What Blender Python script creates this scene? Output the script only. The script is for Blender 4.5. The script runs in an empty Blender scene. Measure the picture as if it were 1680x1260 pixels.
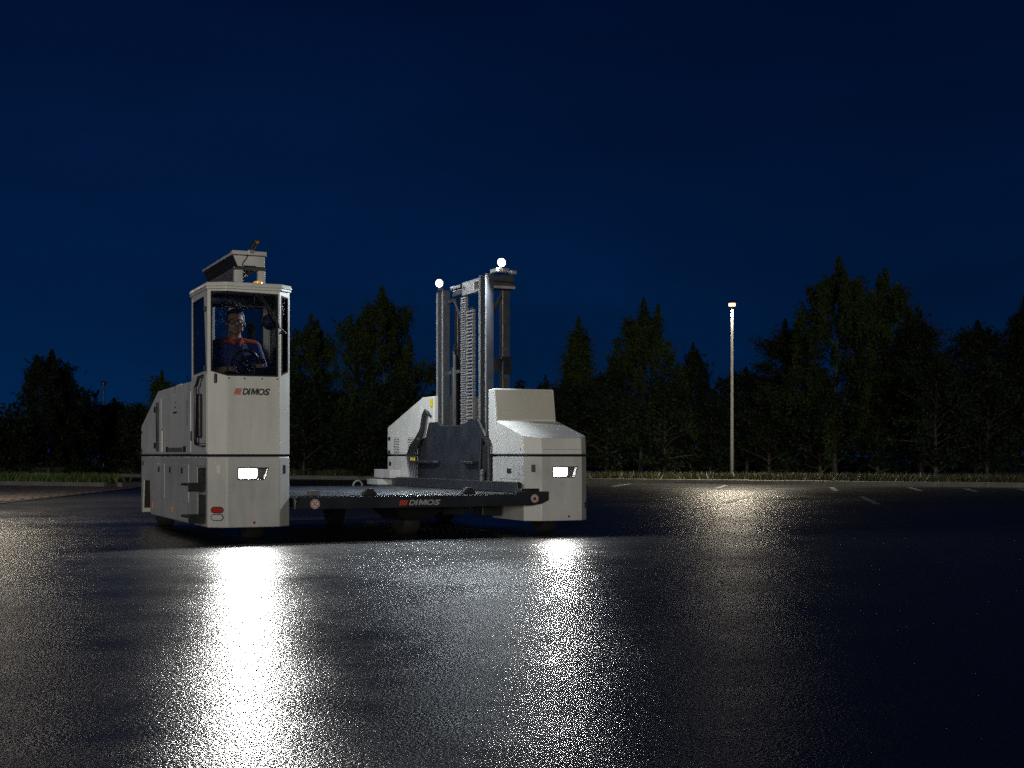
import bpy, bmesh, math, random
import numpy as np
from mathutils import Vector, Matrix
PI = math.pi
R = math.radians
sc = bpy.context.scene
C = sc.collection

# ------------------------------------------------------------------ camera
cd = bpy.data.cameras.new('camera')
cam = bpy.data.objects.new('camera', cd); C.objects.link(cam)
cam.location = (0, 0, 0.76); cam.rotation_euler = (PI / 2, 0, 0)
cd.sensor_width = 36.0; cd.lens = 2250 / 1680 * 36
cd.shift_y = 117 / 1680
cd.clip_start = 0.05; cd.clip_end = 1500
sc.camera = cam

# ------------------------------------------------------------------ night sky
w = bpy.data.worlds.new('World'); sc.world = w; w.use_nodes = True
nt = w.node_tree; bg = nt.nodes['Background']
tc = nt.nodes.new('ShaderNodeTexCoord'); sep = nt.nodes.new('ShaderNodeSeparateXYZ')
nt.links.new(tc.outputs['Generated'], sep.inputs[0])
rmp = nt.nodes.new('ShaderNodeValToRGB')
nt.links.new(sep.outputs['Z'], rmp.inputs[0])
el = rmp.color_ramp.elements
el[0].position = 0.0; el[0].color = (0.0006, 0.0135, 0.051, 1)
el[1].position = 1.0; el[1].color = (0.0004, 0.0022, 0.014, 1)
e = el.new(0.14); e.color = (0.0004, 0.0095, 0.044, 1)
e = el.new(0.32); e.color = (0.0004, 0.0046, 0.026, 1)
# the last daylight is on the left: a slow change with azimuth
mx = nt.nodes.new('ShaderNodeMapRange'); nt.links.new(sep.outputs['X'], mx.inputs[0])
mx.inputs[1].default_value = -.6; mx.inputs[2].default_value = .6
mx.inputs[3].default_value = 1.30; mx.inputs[4].default_value = 0.66
mul = nt.nodes.new('ShaderNodeVectorMath'); mul.operation = 'SCALE'
nt.links.new(rmp.outputs[0], mul.inputs[0]); nt.links.new(mx.outputs[0], mul.inputs['Scale'])
cn = nt.nodes.new('ShaderNodeTexNoise'); cn.inputs['Scale'].default_value = 3.2; cn.inputs['Detail'].default_value = 5   # thin cloud
cmap = nt.nodes.new('ShaderNodeMapping'); cmap.inputs['Scale'].default_value = (1, 1, 3.5); nt.links.new(tc.outputs['Generated'], cmap.inputs[0]); nt.links.new(cmap.outputs[0], cn.inputs['Vector'])
cr_ = nt.nodes.new('ShaderNodeMapRange'); nt.links.new(cn.outputs[0], cr_.inputs[0])
for i_, v_ in enumerate((.3, .7, .84, 1.16)): cr_.inputs[i_ + 1].default_value = v_
mul2 = nt.nodes.new('ShaderNodeVectorMath'); mul2.operation = 'SCALE'; nt.links.new(mul.outputs[0], mul2.inputs[0]); nt.links.new(cr_.outputs[0], mul2.inputs['Scale'])
nt.links.new(mul2.outputs[0], bg.inputs[0]); bg.inputs[1].default_value = 1.0

# ------------------------------------------------------------------ sun (night level, from behind the camera)
sl = bpy.data.lights.new('sun', 'SUN'); sl.energy = 0.92; sl.angle = R(12); sl.color = (1.0, 0.94, 0.81)
sun = bpy.data.objects.new('sun', sl); C.objects.link(sun)
sun.rotation_euler = Vector((0.05, 1.0, -0.07)).to_track_quat('-Z', 'Y').to_euler()

sc.view_settings.view_transform = 'Standard'; sc.view_settings.look = 'None'
sc.view_settings.exposure = 0; sc.view_settings.gamma = 1
sc.cycles.max_bounces = 6; sc.cycles.transparent_max_bounces = 12
sc.cycles.sample_clamp_indirect = 0.3
sc.cycles.use_denoising = False; sc.cycles.use_adaptive_sampling = False
sc.cycles.caustics_reflective = False; sc.cycles.caustics_refractive = False

# ------------------------------------------------------------------ materials
def mat(name, col, rough=0.5, metal=0.0, spec=0.5, var=0.0, vscale=6.0, bump=0.0, bscale=60.0, coat=0.0, emit=None, estr=0.0, rvar=0.0):
    m = bpy.data.materials.new(name); m.use_nodes = True
    n = m.node_tree; b = n.nodes['Principled BSDF']
    b.inputs['Base Color'].default_value = (*col, 1); b.inputs['Roughness'].default_value = rough
    b.inputs['Metallic'].default_value = metal; b.inputs['Specular IOR Level'].default_value = spec
    b.inputs['Coat Weight'].default_value = coat
    if emit:
        b.inputs['Emission Color'].default_value = (*emit, 1); b.inputs['Emission Strength'].default_value = estr
    co = n.nodes.new('ShaderNodeTexCoord')
    if var or rvar:
        tx = n.nodes.new('ShaderNodeTexNoise'); tx.inputs['Scale'].default_value = vscale; tx.inputs['Detail'].default_value = 6
        n.links.new(co.outputs['Object'], tx.inputs['Vector'])
        if var:
            mxn = n.nodes.new('ShaderNodeMapRange'); n.links.new(tx.outputs[0], mxn.inputs[0])
            mxn.inputs[1].default_value = .3; mxn.inputs[2].default_value = .7
            mxn.inputs[3].default_value = 1 - var; mxn.inputs[4].default_value = 1 + var
            sv = n.nodes.new('ShaderNodeVectorMath'); sv.operation = 'SCALE'; sv.inputs[0].default_value = col
            n.links.new(mxn.outputs[0], sv.inputs['Scale']); n.links.new(sv.outputs[0], b.inputs['Base Color'])
        if rvar:
            mr = n.nodes.new('ShaderNodeMapRange'); n.links.new(tx.outputs[0], mr.inputs[0])
            mr.inputs[1].default_value = .3; mr.inputs[2].default_value = .7
            mr.inputs[3].default_value = max(.02, rough - rvar); mr.inputs[4].default_value = min(1, rough + rvar)
            n.links.new(mr.outputs[0], b.inputs['Roughness'])
    if bump:
        t2 = n.nodes.new('ShaderNodeTexNoise'); t2.inputs['Scale'].default_value = bscale; t2.inputs['Detail'].default_value = 3
        n.links.new(co.outputs['Object'], t2.inputs['Vector'])
        bp = n.nodes.new('ShaderNodeBump'); bp.inputs['Strength'].default_value = bump; bp.inputs['Distance'].default_value = .01
        n.links.new(t2.outputs[0], bp.inputs['Height']); n.links.new(bp.outputs[0], b.inputs['Normal'])
    return m

M = {}
M['white'] = mat('white_paint', (.80, .795, .76), .38, var=.05, vscale=3, rvar=.12, bump=.03, bscale=160)
M['white2'] = mat('light_grey_paint', (.60, .60, .585), .42, var=.06, vscale=3, rvar=.12, bump=.03, bscale=160)
M['anth'] = mat('anthracite_paint', (.021, .024, .030), .36, var=.12, vscale=5, rvar=.1, bump=.04, bscale=120)
M['black'] = mat('black_plastic', (.012, .012, .013), .45, rvar=.1)
M['rubber'] = mat('black_rubber', (.016, .016, .016), .75, var=.2, vscale=30)
M['dark'] = mat('dark_steel', (.03, .032, .036), .4, metal=.4, var=.2, vscale=9, rvar=.15)
M['deck'] = mat('wet_deck_steel', (.020, .023, .028), .42, metal=.0, spec=.35, var=.35, vscale=6, bump=.15, bscale=30, rvar=.16)
M['steel'] = mat('rolled_steel', (.50, .50, .50), .32, metal=.45, var=.12, vscale=14, rvar=.12)
M['grey_steel'] = mat('grey_painted_steel', (.085, .092, .105), .36, metal=.35, var=.1, vscale=8, rvar=.1)
M['galv'] = mat('galvanised_steel', (.20, .20, .19), .5, metal=.4, var=.12, vscale=12)
M['red'] = mat('red_print', (.62, .06, .035), .5)
M['print'] = mat('dark_print', (.055, .055, .055), .5)
M['greyprint'] = mat('grey_print', (.36, .36, .36), .5)
M['green'] = mat('green_print', (.04, .10, .035), .5)
M['yellow'] = mat('yellow_sticker', (.80, .66, .03), .5)
M['amber'] = mat('amber_lens', (.75, .20, .02), .25)
M['beacon'] = mat('beacon_amber', (.9, .42, .02), .22, emit=(1, .45, .02), estr=.35)
M['redlens'] = mat('red_lens', (.45, .03, .02), .22)
M['clearlens'] = mat('clear_lens', (.62, .62, .60), .2)
M['chrome'] = mat('chrome', (.75, .75, .75), .18, metal=1)
M['hose'] = mat('hose_rubber', (.02, .021, .023), .38)
M['hl'] = mat('headlight_lens', (.9, .9, .9), .3, emit=(1, .98, .93), estr=20)
M['wl'] = mat('work_light_lens', (.9, .9, .9), .3, emit=(.93, .97, 1), estr=20)
M['lampglow'] = mat('street_lamp_bowl', (.9, .9, .85), .3, emit=(1, .70, .36), estr=2.6)
M['farglow'] = mat('far_lamp_bowl', (.9, .9, .85), .3, emit=(1, .78, .42), estr=12)

# brushed sheet with vertical grain
def brushed():
    m = mat('brushed_sheet', (.66, .64, .56), .36, metal=.12)
    n = m.node_tree; b = n.nodes['Principled BSDF']
    co = n.nodes.new('ShaderNodeTexCoord'); mp = n.nodes.new('ShaderNodeMapping'); mp.inputs['Scale'].default_value = (220, 220, 4)
    tx = n.nodes.new('ShaderNodeTexNoise'); tx.inputs['Scale'].default_value = 1; tx.inputs['Detail'].default_value = 4
    n.links.new(co.outputs['Object'], mp.inputs[0]); n.links.new(mp.outputs[0], tx.inputs['Vector'])
    bp = n.nodes.new('ShaderNodeBump'); bp.inputs['Strength'].default_value = .35; bp.inputs['Distance'].default_value = .004
    n.links.new(tx.outputs[0], bp.inputs['Height']); n.links.new(bp.outputs[0], b.inputs['Normal'])
    return m
M['brushed'] = brushed()

def grime(m, col, lo_):
    n = m.node_tree; b = n.nodes['Principled BSDF']; co = n.nodes.new('ShaderNodeTexCoord')
    mp = n.nodes.new('ShaderNodeMapping'); mp.inputs['Scale'].default_value = (9, 9, 1.3); n.links.new(co.outputs['Object'], mp.inputs[0])
    t1 = n.nodes.new('ShaderNodeTexNoise'); t1.inputs['Scale'].default_value = 1; t1.inputs['Detail'].default_value = 7; t1.inputs['Roughness'].default_value = .65; n.links.new(mp.outputs[0], t1.inputs['Vector'])
    t2 = n.nodes.new('ShaderNodeTexNoise'); t2.inputs['Scale'].default_value = 2.2; t2.inputs['Detail'].default_value = 5; n.links.new(co.outputs['Object'], t2.inputs['Vector'])
    m1 = n.nodes.new('ShaderNodeMath'); m1.operation = 'MULTIPLY'; n.links.new(t1.outputs[0], m1.inputs[0]); n.links.new(t2.outputs[0], m1.inputs[1])
    mr = n.nodes.new('ShaderNodeMapRange'); n.links.new(m1.outputs[0], mr.inputs[0])
    for i_, v_ in enumerate((.18, .38, 1.0, lo_)): mr.inputs[i_ + 1].default_value = v_
    sv = n.nodes.new('ShaderNodeVectorMath'); sv.operation = 'SCALE'; sv.inputs[0].default_value = col; n.links.new(mr.outputs[0], sv.inputs['Scale']); n.links.new(sv.outputs[0], b.inputs['Base Color'])
grime(M['white'], (.82, .815, .770), .84); grime(M['white2'], (.64, .64, .62), .74)

def glass(name='wet_window_glass', tint=(.70, .73, .75)):
    m = bpy.data.materials.new(name); m.use_nodes = True; n = m.node_tree
    for x in list(n.nodes):
        if x.type != 'OUTPUT_MATERIAL': n.nodes.remove(x)
    out = [x for x in n.nodes if x.type == 'OUTPUT_MATERIAL'][0]
    tr = n.nodes.new('ShaderNodeBsdfTransparent'); tr.inputs[0].default_value = (*tint, 1)
    gl = n.nodes.new('ShaderNodeBsdfGlossy'); gl.inputs['Roughness'].default_value = .03
    fr = n.nodes.new('ShaderNodeFresnel'); fr.inputs[0].default_value = 1.45
    # rain drops: small bumps that also catch light
    co = n.nodes.new('ShaderNodeTexCoord'); vo = n.nodes.new('ShaderNodeTexVoronoi'); vo.inputs['Scale'].default_value = 75
    n.links.new(co.outputs['Object'], vo.inputs['Vector'])
    no = n.nodes.new('ShaderNodeTexNoise'); no.inputs['Scale'].default_value = 9; n.links.new(co.outputs['Object'], no.inputs['Vector'])
    thr = n.nodes.new('ShaderNodeMapRange'); n.links.new(no.outputs[0], thr.inputs[0])
    thr.inputs[1].default_value = .50; thr.inputs[2].default_value = .75; thr.inputs[3].default_value = 0; thr.inputs[4].default_value = .30
    lt = n.nodes.new('ShaderNodeMath'); lt.operation = 'LESS_THAN'
    n.links.new(vo.outputs['Distance'], lt.inputs[0]); n.links.new(thr.outputs[0], lt.inputs[1])
    drop = n.nodes.new('ShaderNodeBsdfGlossy'); drop.inputs['Roughness'].default_value = .35; drop.inputs[0].default_value = (.8, .8, .8, 1)
    bp = n.nodes.new('ShaderNodeBump'); bp.inputs['Strength'].default_value = 1; bp.inputs['Distance'].default_value = .006; bp.invert = True
    n.links.new(vo.outputs['Distance'], bp.inputs['Height']); n.links.new(bp.outputs[0], drop.inputs['Normal'])
    half = n.nodes.new('ShaderNodeMath'); half.operation = 'MULTIPLY'; half.inputs[1].default_value = .30
    n.links.new(lt.outputs[0], half.inputs[0])
    m1 = n.nodes.new('ShaderNodeMixShader'); n.links.new(fr.outputs[0], m1.inputs[0]); n.links.new(tr.outputs[0], m1.inputs[1]); n.links.new(gl.outputs[0], m1.inputs[2])
    m2 = n.nodes.new('ShaderNodeMixShader'); n.links.new(half.outputs[0], m2.inputs[0]); n.links.new(m1.outputs[0], m2.inputs[1]); n.links.new(drop.outputs[0], m2.inputs[2])
    n.links.new(m2.outputs[0], out.inputs[0])
    return m
M['glass'] = glass(); M['clearglass'] = glass('clear_window_glass', (.95, .96, .96))

def asphalt():
    m = bpy.data.materials.new('wet_asphalt'); m.use_nodes = True; n = m.node_tree; b = n.nodes['Principled BSDF']
    L = n.links.new
    co = n.nodes.new('ShaderNodeTexCoord')
    def noise(s, d=4, r=.5):
        t = n.nodes.new('ShaderNodeTexNoise'); t.inputs['Scale'].default_value = s; t.inputs['Detail'].default_value = d; t.inputs['Roughness'].default_value = r
        L(co.outputs['Object'], t.inputs['Vector']); return t
    def rng(src, a, bb, c, d):
        t = n.nodes.new('ShaderNodeMapRange'); L(src, t.inputs[0])
        for i, v in enumerate((a, bb, c, d)): t.inputs[i + 1].default_value = v
        return t
    big = noise(.55, 5, .6); mid = noise(4.5, 4, .6)
    add = n.nodes.new('ShaderNodeMath'); add.operation = 'MULTIPLY_ADD'; L(mid.outputs[0], add.inputs[0]); add.inputs[1].default_value = .35; L(big.outputs[0], add.inputs[2])
    rr = rng(add.outputs[0], .45, .85, .20, .36); L(rr.outputs[0], b.inputs['Roughness'])
    vo = n.nodes.new('ShaderNodeTexVoronoi'); vo.inputs['Scale'].default_value = 95; L(co.outputs['Object'], vo.inputs['Vector'])
    fine = noise(210, 2, .6); med = noise(45, 3, .6)
    # stone colour
    cr = n.nodes.new('ShaderNodeValToRGB'); L(vo.outputs['Color'], cr.inputs[0])
    cr.color_ramp.elements[0].color = (.010, .011, .012, 1); cr.color_ramp.elements[1].color = (.045, .045, .044, 1)
    L(cr.outputs[0], b.inputs['Base Color'])
    h1 = n.nodes.new('ShaderNodeMath'); h1.operation = 'MULTIPLY'; L(vo.outputs['Distance'], h1.inputs[0]); h1.inputs[1].default_value = -.9
    h2 = n.nodes.new('ShaderNodeMath'); h2.operation = 'MULTIPLY_ADD'; L(fine.outputs[0], h2.inputs[0]); h2.inputs[1].default_value = .55; L(h1.outputs[0], h2.inputs[2])
    h3 = n.nodes.new('ShaderNodeMath'); h3.operation = 'MULTIPLY_ADD'; L(med.outputs[0], h3.inputs[0]); h3.inputs[1].default_value = .9; L(h2.outputs[0], h3.inputs[2])
    und = noise(2.2, 2, .5)
    h4 = n.nodes.new('ShaderNodeMath'); h4.operation = 'MULTIPLY_ADD'; L(und.outputs[0], h4.inputs[0]); h4.inputs[1].default_value = 4.5; L(h3.outputs[0], h4.inputs[2])
    bs = rng(add.outputs[0], .45, .8, .45, .8)
    bp = n.nodes.new('ShaderNodeBump'); bp.inputs['Distance'].default_value = .0027; L(bs.outputs[0], bp.inputs['Strength']); L(h4.outputs[0], bp.inputs['Height'])
    L(bp.outputs[0], b.inputs['Normal'])
    b.inputs['Specular IOR Level'].default_value = .42
    return m
M['asphalt'] = asphalt()
M['paver'] = mat('block_paver', (.10, .085, .078), .5, var=.35, vscale=3, bump=.15, bscale=60)
M['joint'] = mat('paver_bed', (.05, .045, .04), .8, var=.2)
M['kerb'] = mat('concrete_kerb', (.13, .125, .115), .65, var=.2, vscale=5, bump=.15, bscale=50)
M['line'] = mat('worn_white_marking', (.22, .22, .21), .45, var=.3, vscale=12, bump=.2, bscale=90)
M['soil'] = mat('verge_soil', (.03, .028, .018), .9, var=.4, vscale=4)
M['grass'] = mat('grass_blades', (.075, .12, .02), .55, var=.5, vscale=1.2)
M['drygrass'] = mat('verge_grass', (.035, .040, .012), .55, var=.5, vscale=1.2)
M['bark'] = mat('bark', (.04, .034, .028), .85, var=.4, vscale=8)
M['birchbark'] = mat('birch_bark', (.022, .021, .020), .7, var=.6, vscale=5)

def leafmat(name, col):
    m = mat(name, col, .6, spec=.12, var=.55, vscale=1.4)
    b = m.node_tree.nodes['Principled BSDF']
    return m
M['leaf1'] = leafmat('birch_leaf', (.016, .026, .006))
M['leaf2'] = leafmat('dark_leaf', (.007, .011, .005))
M['leaf3'] = leafmat('hedge_leaf', (.009, .015, .006))

for k_ in ('hl', 'wl', 'lampglow', 'farglow', 'beacon'): M[k_].cycles.emission_sampling = 'NONE'
# ------------------------------------------------------------------ mesh helpers
class B:
    def __init__(s): s.bm = bmesh.new()
    def poly3(s, bottom, top):
        bm = s.bm; n = len(bottom)
        a = [bm.verts.new(p) for p in bottom]; b = [bm.verts.new(p) for p in top]
        bm.faces.new(a[::-1]); bm.faces.new(b)
        for i in range(n): bm.faces.new((a[i], a[(i + 1) % n], b[(i + 1) % n], b[i]))
        return s
    def box(s, x0, x1, y0, y1, z0, z1):
        p = [(x0, y0), (x1, y0), (x1, y1), (x0, y1)]
        return s.pz(p, z0, z1)
    def pz(s, p, z0, z1): return s.poly3([(x, y, z0) for x, y in p], [(x, y, z1) for x, y in p])
    def px(s, p, x0, x1): return s.poly3([(x0, y, z) for y, z in p], [(x1, y, z) for y, z in p])
    def py(s, p, y0, y1): return s.poly3([(x, y0, z) for x, z in p], [(x, y1, z) for x, z in p])
    def slab(s, pts, nrm, t0, t1):
        n = Vector(nrm).normalized(); P = [Vector(p) for p in pts]
        return s.poly3([p + n * t0 for p in P], [p + n * t1 for p in P])
    def ring(s, pts, d, nrm, t0, t1, skip=()):
        P = [Vector(p) for p in pts]; n = Vector(nrm).normalized(); k = len(P); cen = sum(P, Vector()) / k
        Q = []
        for i in range(k):
            a = (P[i] - P[i - 1]).normalized(); b = (P[(i + 1) % k] - P[i]).normalized()
            na = n.cross(a); nb = n.cross(b)
            if na.dot(cen - P[i]) < 0: na, nb = -na, -nb
            m = (na + nb).normalized(); Q.append(P[i] + m * d / max(.3, m.dot(na)))
        for i in range(k):
            j = (i + 1) % k
            if i in skip: continue
            s.slab([P[i], P[j], Q[j], Q[i]], n, t0, t1)
        return s
    def cyl(s, p0, p1, r0, r1=None, n=14):
        r1 = r0 if r1 is None else r1
        p0, p1 = Vector(p0), Vector(p1); q = (p1 - p0).to_track_quat('Z', 'Y')
        c = [q @ Vector((math.cos(2 * PI * i / n), math.sin(2 * PI * i / n), 0)) for i in range(n)]
        return s.poly3([p0 + x * r0 for x in c], [p1 + x * r1 for x in c])
    def tube(s, pts, r, n=8):
        P = [Vector(p) for p in pts]; rs = r if isinstance(r, (list, tuple)) else [r] * len(P); rings = []
        for i, p in enumerate(P):
            d = (P[min(i + 1, len(P) - 1)] - P[max(i - 1, 0)]).normalized(); q = d.to_track_quat('Z', 'Y')
            rings.append([s.bm.verts.new(p + q @ Vector((math.cos(2 * PI * k / n), math.sin(2 * PI * k / n), 0)) * rs[i]) for k in range(n)])
        for a, b in zip(rings, rings[1:]):
            best = min(range(n), key=lambda o: sum((a[k].co - b[(k + o) % n].co).length for k in range(n)))
            for k in range(n): s.bm.faces.new((a[k], a[(k + 1) % n], b[(k + 1 + best) % n], b[(k + best) % n]))
        s.bm.faces.new(rings[0][::-1]); s.bm.faces.new(rings[-1]); return s
    def sph(s, c, r, sc_=(1, 1, 1), u=16, v=10, rot=None):
        mtx = Matrix.Translation(c) @ (rot.to_4x4() if rot else Matrix()) @ Matrix.Diagonal((r * sc_[0], r * sc_[1], r * sc_[2], 1))
        bmesh.ops.create_uvsphere(s.bm, u_segments=u, v_segments=v, radius=1, matrix=mtx); return s
    def lathe(s, prof, c=(0, 0, 0), n=20, axis='z'):
        rings = []
        for r, h in prof:
            ring = []
            for k in range(n):
                a = 2 * PI * k / n; x, y = r * math.cos(a), r * math.sin(a)
                p = {'z': (x, y, h), 'x': (h, x, y), 'y': (x, h, y)}[axis]
                ring.append(s.bm.verts.new(Vector(c) + Vector(p)))
            rings.append(ring)
        for a, b in zip(rings, rings[1:]):
            for k in range(n): s.bm.faces.new((a[k], a[(k + 1) % n], b[(k + 1) % n], b[k]))
        s.bm.faces.new(rings[0][::-1]); s.bm.faces.new(rings[-1]); return s
    def mesh(s, name):
        bmesh.ops.recalc_face_normals(s.bm, faces=s.bm.faces[:])
        me = bpy.data.meshes.new(name); s.bm.to_mesh(me); s.bm.free(); return me
    def obj(s, name, m, parent=None, bevel=0.0, smooth=False, label=None, cut=None, segs=2):
        me = s.mesh(name); o = bpy.data.objects.new(name, me); C.objects.link(o)
        me.materials.append(M[m] if isinstance(m, str) else m)
        for cb in (cut if isinstance(cut, list) else [cut] if cut else []):
            cm = cb.mesh('cutter'); co = bpy.data.objects.new('cutter', cm); C.objects.link(co)
            md = o.modifiers.new('cut', 'BOOLEAN'); md.operation = 'DIFFERENCE'; md.object = co; md.solver = 'EXACT'
            bpy.context.view_layer.update()
            dg = bpy.context.evaluated_depsgraph_get(); ev = bpy.data.meshes.new_from_object(o.evaluated_get(dg))
            o.modifiers.clear(); o.data = ev
            bpy.data.meshes.remove(me); ev.name = name; bpy.data.objects.remove(co); bpy.data.meshes.remove(cm); me = ev
        if bevel:
            md = o.modifiers.new('edge', 'BEVEL'); md.width = bevel; md.segments = segs; md.limit_method = 'ANGLE'; md.angle_limit = R(25)
            md.harden_normals = False
        if smooth:
            for p in me.polygons: p.use_smooth = True
            try: me.set_sharp_from_angle(angle=R(40))
            except Exception: pass
        if parent: o.parent = parent
        if label: o['label'] = label
        return o

def tag(o, label=None, cat=None, group=None, kind=None):
    if label: o['label'] = label
    if cat: o['category'] = cat
    if group: o['group'] = group
    if kind: o['kind'] = kind
    return o
def empty(name, loc=(0, 0, 0), rz=0, label=None, cat=None, group=None):
    o = bpy.data.objects.new(name, None); C.objects.link(o); o.location = loc; o.rotation_euler = (0, 0, rz)
    return tag(o, label, cat, group)
def lamp(name, kind, parent, loc, energy, col, size=.02, direction=None, spot=None, blend=.2):
    d = bpy.data.lights.new(name, kind); d.energy = energy; d.color = col; d.shadow_soft_size = size
    if spot: d.spot_size = spot; d.spot_blend = blend
    o = bpy.data.objects.new(name, d); C.objects.link(o); o.location = loc
    if direction: o.rotation_euler = Vector(direction).to_track_quat('-Z', 'Y').to_euler()
    if parent: o.parent = parent
    return o
def text(name, s, size, m, parent, loc, rot, shear=0.0, offset=0.0, depth=.0012, width=None, space=1.0):
    cu = bpy.data.curves.new(name, 'FONT'); cu.body = s; cu.size = size; cu.shear = shear; cu.offset = offset; cu.extrude = depth
    cu.resolution_u = 4; cu.space_character = space
    to = bpy.data.objects.new('tmp', cu); C.objects.link(to)
    dg = bpy.context.evaluated_depsgraph_get(); me = bpy.data.meshes.new_from_object(to.evaluated_get(dg)); me.name = name
    bpy.data.objects.remove(to); bpy.data.curves.remove(cu)
    if width:
        xs = [v.co.x for v in me.vertices]; k = width / (max(xs) - min(xs)); x0 = min(xs)
        for v in me.vertices: v.co.x = (v.co.x - x0) * k
    me.materials.clear(); me.materials.append(M[m])
    o = bpy.data.objects.new(name, me); C.objects.link(o); o.location = loc; o.rotation_euler = rot
    if parent: o.parent = parent
    return o

# ================================================================== SETTING
def sheet(name, pts, z, m, kind='structure'):
    b = B(); vs = [b.bm.verts.new((x, y, z)) for x, y in pts]; b.bm.faces.new(vs)
    o = b.obj(name, m); o['kind'] = kind; return o
sheet('car_park', [(-300, -60), (300, -60), (300, 600), (-300, 600)], 0, 'asphalt')

def kline(x): return 38.0 - (x - 2.7) * .61          # far kerb line of the car park
b = B(); b.pz([(-60, kline(-60) + .14), (40, kline(40) + .14), (40, 300), (-60, 300)], -.2, .09)
verge = b.obj('verge', 'soil'); verge['kind'] = 'structure'
# kerb stones of the far edge
far_kerb = empty('kerb'); far_kerb['kind'] = 'structure'
d = Vector((1, -.61, 0)).normalized(); ang = math.atan2(d.y, d.x)
b = B(); b.box(-.495, .495, 0, .14, -.1, .115); k0 = b.obj('kerb_stone', 'kerb', far_kerb, bevel=.012)
rng = random.Random(4)
def kerbrow(parent, p, dirv, n, first=None, proto=None):
    a = math.atan2(dirv[1], dirv[0]); dv = Vector((dirv[0], dirv[1], 0)).normalized()
    for i in range(n):
        o = first if (i == 0 and first) else proto.copy()
        if not (i == 0 and first): C.objects.link(o)
        q = Vector((p[0], p[1], 0)) + dv * (i + .5); o.location = (q.x, q.y, rng.uniform(-.004, .004)); o.rotation_euler = (0, 0, a + rng.uniform(-.004, .004)); o.parent = parent
kerbrow(far_kerb, (-22, kline(-22)), (1, -.61), 46, k0, k0)
# planted island on the left
IS = [(-9.35, 32.75), (-24, 40.3), (-24, 44.6), (-11.2, 37.6), (-9.3, 35.4), (-8.9, 33.8)]
b = B(); b.pz([(x - .1, y + .05) for x, y in IS], -.2, .085); isl = b.obj('planted_island', 'soil'); isl['kind'] = 'structure'
ik = empty('island_kerb'); ik['kind'] = 'structure'
kerbrow(ik, (-24, 40.2), (14.65, -7.55), 16, None, k0)
kerbrow(ik, (-9.28, 32.6), (.42, 1.2), 1, None, k0); kerbrow(ik, (-8.85, 33.7), (-.45, 1.6), 2, None, k0)
# block paving in front of the island, edged by a flush joint
PV = [(-8.02, 20.0), (-8.72, 32.2), (-9.3, 32.5), (-24, 40.0), (-24, 20.0)]
pav = sheet('paving', PV, .004, 'joint')
verts, faces = [], []
def inside(x, y, poly):
    c_ = False; j = len(poly) - 1
    for i in range(len(poly)):
        xi, yi = poly[i]; xj, yj = poly[j]
        if (yi > y) != (yj > y) and x < (xj - xi) * (y - yi) / (yj - yi) + xi: c_ = not c_
        j = i
    return c_
ca, sa = math.cos(-.47), math.sin(-.47)
for i in range(-20, 90):
    for j in range(-90, 90):
        lx = i * .21 + (j % 2) * .105 - 9; ly = j * .105
        cx = -12 + lx * ca - ly * sa; cy = 28 + lx * sa + ly * ca
        if cx < -14 or cy < 20.4 or not inside(cx + .1, cy, PV) or not inside(cx - .1, cy + .1, PV): continue
        hz = .012 + rng.uniform(0, .005); k = len(verts)
        for zz in (.0, hz):
            for ax, ay in ((-.1, -.048), (.1, -.048), (.1, .048), (-.1, .048)):
                verts.append((cx + ax * ca - ay * sa, cy + ax * sa + ay * ca, zz))
        faces += [(k + 4, k + 5, k + 6, k + 7), (k, k + 1, k + 5, k + 4), (k + 1, k + 2, k + 6, k + 5), (k + 2, k + 3, k + 7, k + 6), (k + 3, k, k + 4, k + 7)]
me = bpy.data.meshes.new('paver'); me.from_pydata(verts, [], faces); me.materials.append(M['paver'])
pv = bpy.data.objects.new('paver', me); C.objects.link(pv); pv.parent = pav; pv['kind'] = 'stuff'
# flush edging
b = B(); b.poly3([(-8.02, 20, 0), (-7.92, 20, 0), (-8.62, 32.2, 0), (-8.72, 32.2, 0)], [(-8.02, 20, .012), (-7.92, 20, .012), (-8.62, 32.2, .012), (-8.72, 32.2, .012)])
b.obj('edging_strip', 'rubber', pav)
# bay markings
cpk = bpy.data.objects['car_park']
def bay(x0, y0, x1, y1, wd=.12):
    a = Vector((x0, y0, 0)); c_ = Vector((x1, y1, 0)); n_ = (c_ - a).normalized(); t = Vector((-n_.y, n_.x, 0)) * wd / 2
    b = B(); q = [a + t, c_ + t, c_ - t, a - t]
    b.bm.faces.new([b.bm.verts.new((p.x, p.y, .005)) for p in q]); b.obj('bay_line', 'line', cpk)
bay(3.41, 21.9, 5.55, 29.3); bay(5.63, 21.1, 6.4, 25.1)
for x0, y0, x1, y1 in ((6.86, 29.0, 7.55, 32.4), (8.66, 29.0, 9.36, 32.3), (9.63, 28.4, 10.3, 31.2), (10.7, 28.2, 11.4, 30.9), (4.7, 31.5, 5.4, 34.6), (2.4, 33.0, 3.1, 36.2)):
    bay(x0, y0, x1, y1)

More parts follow.
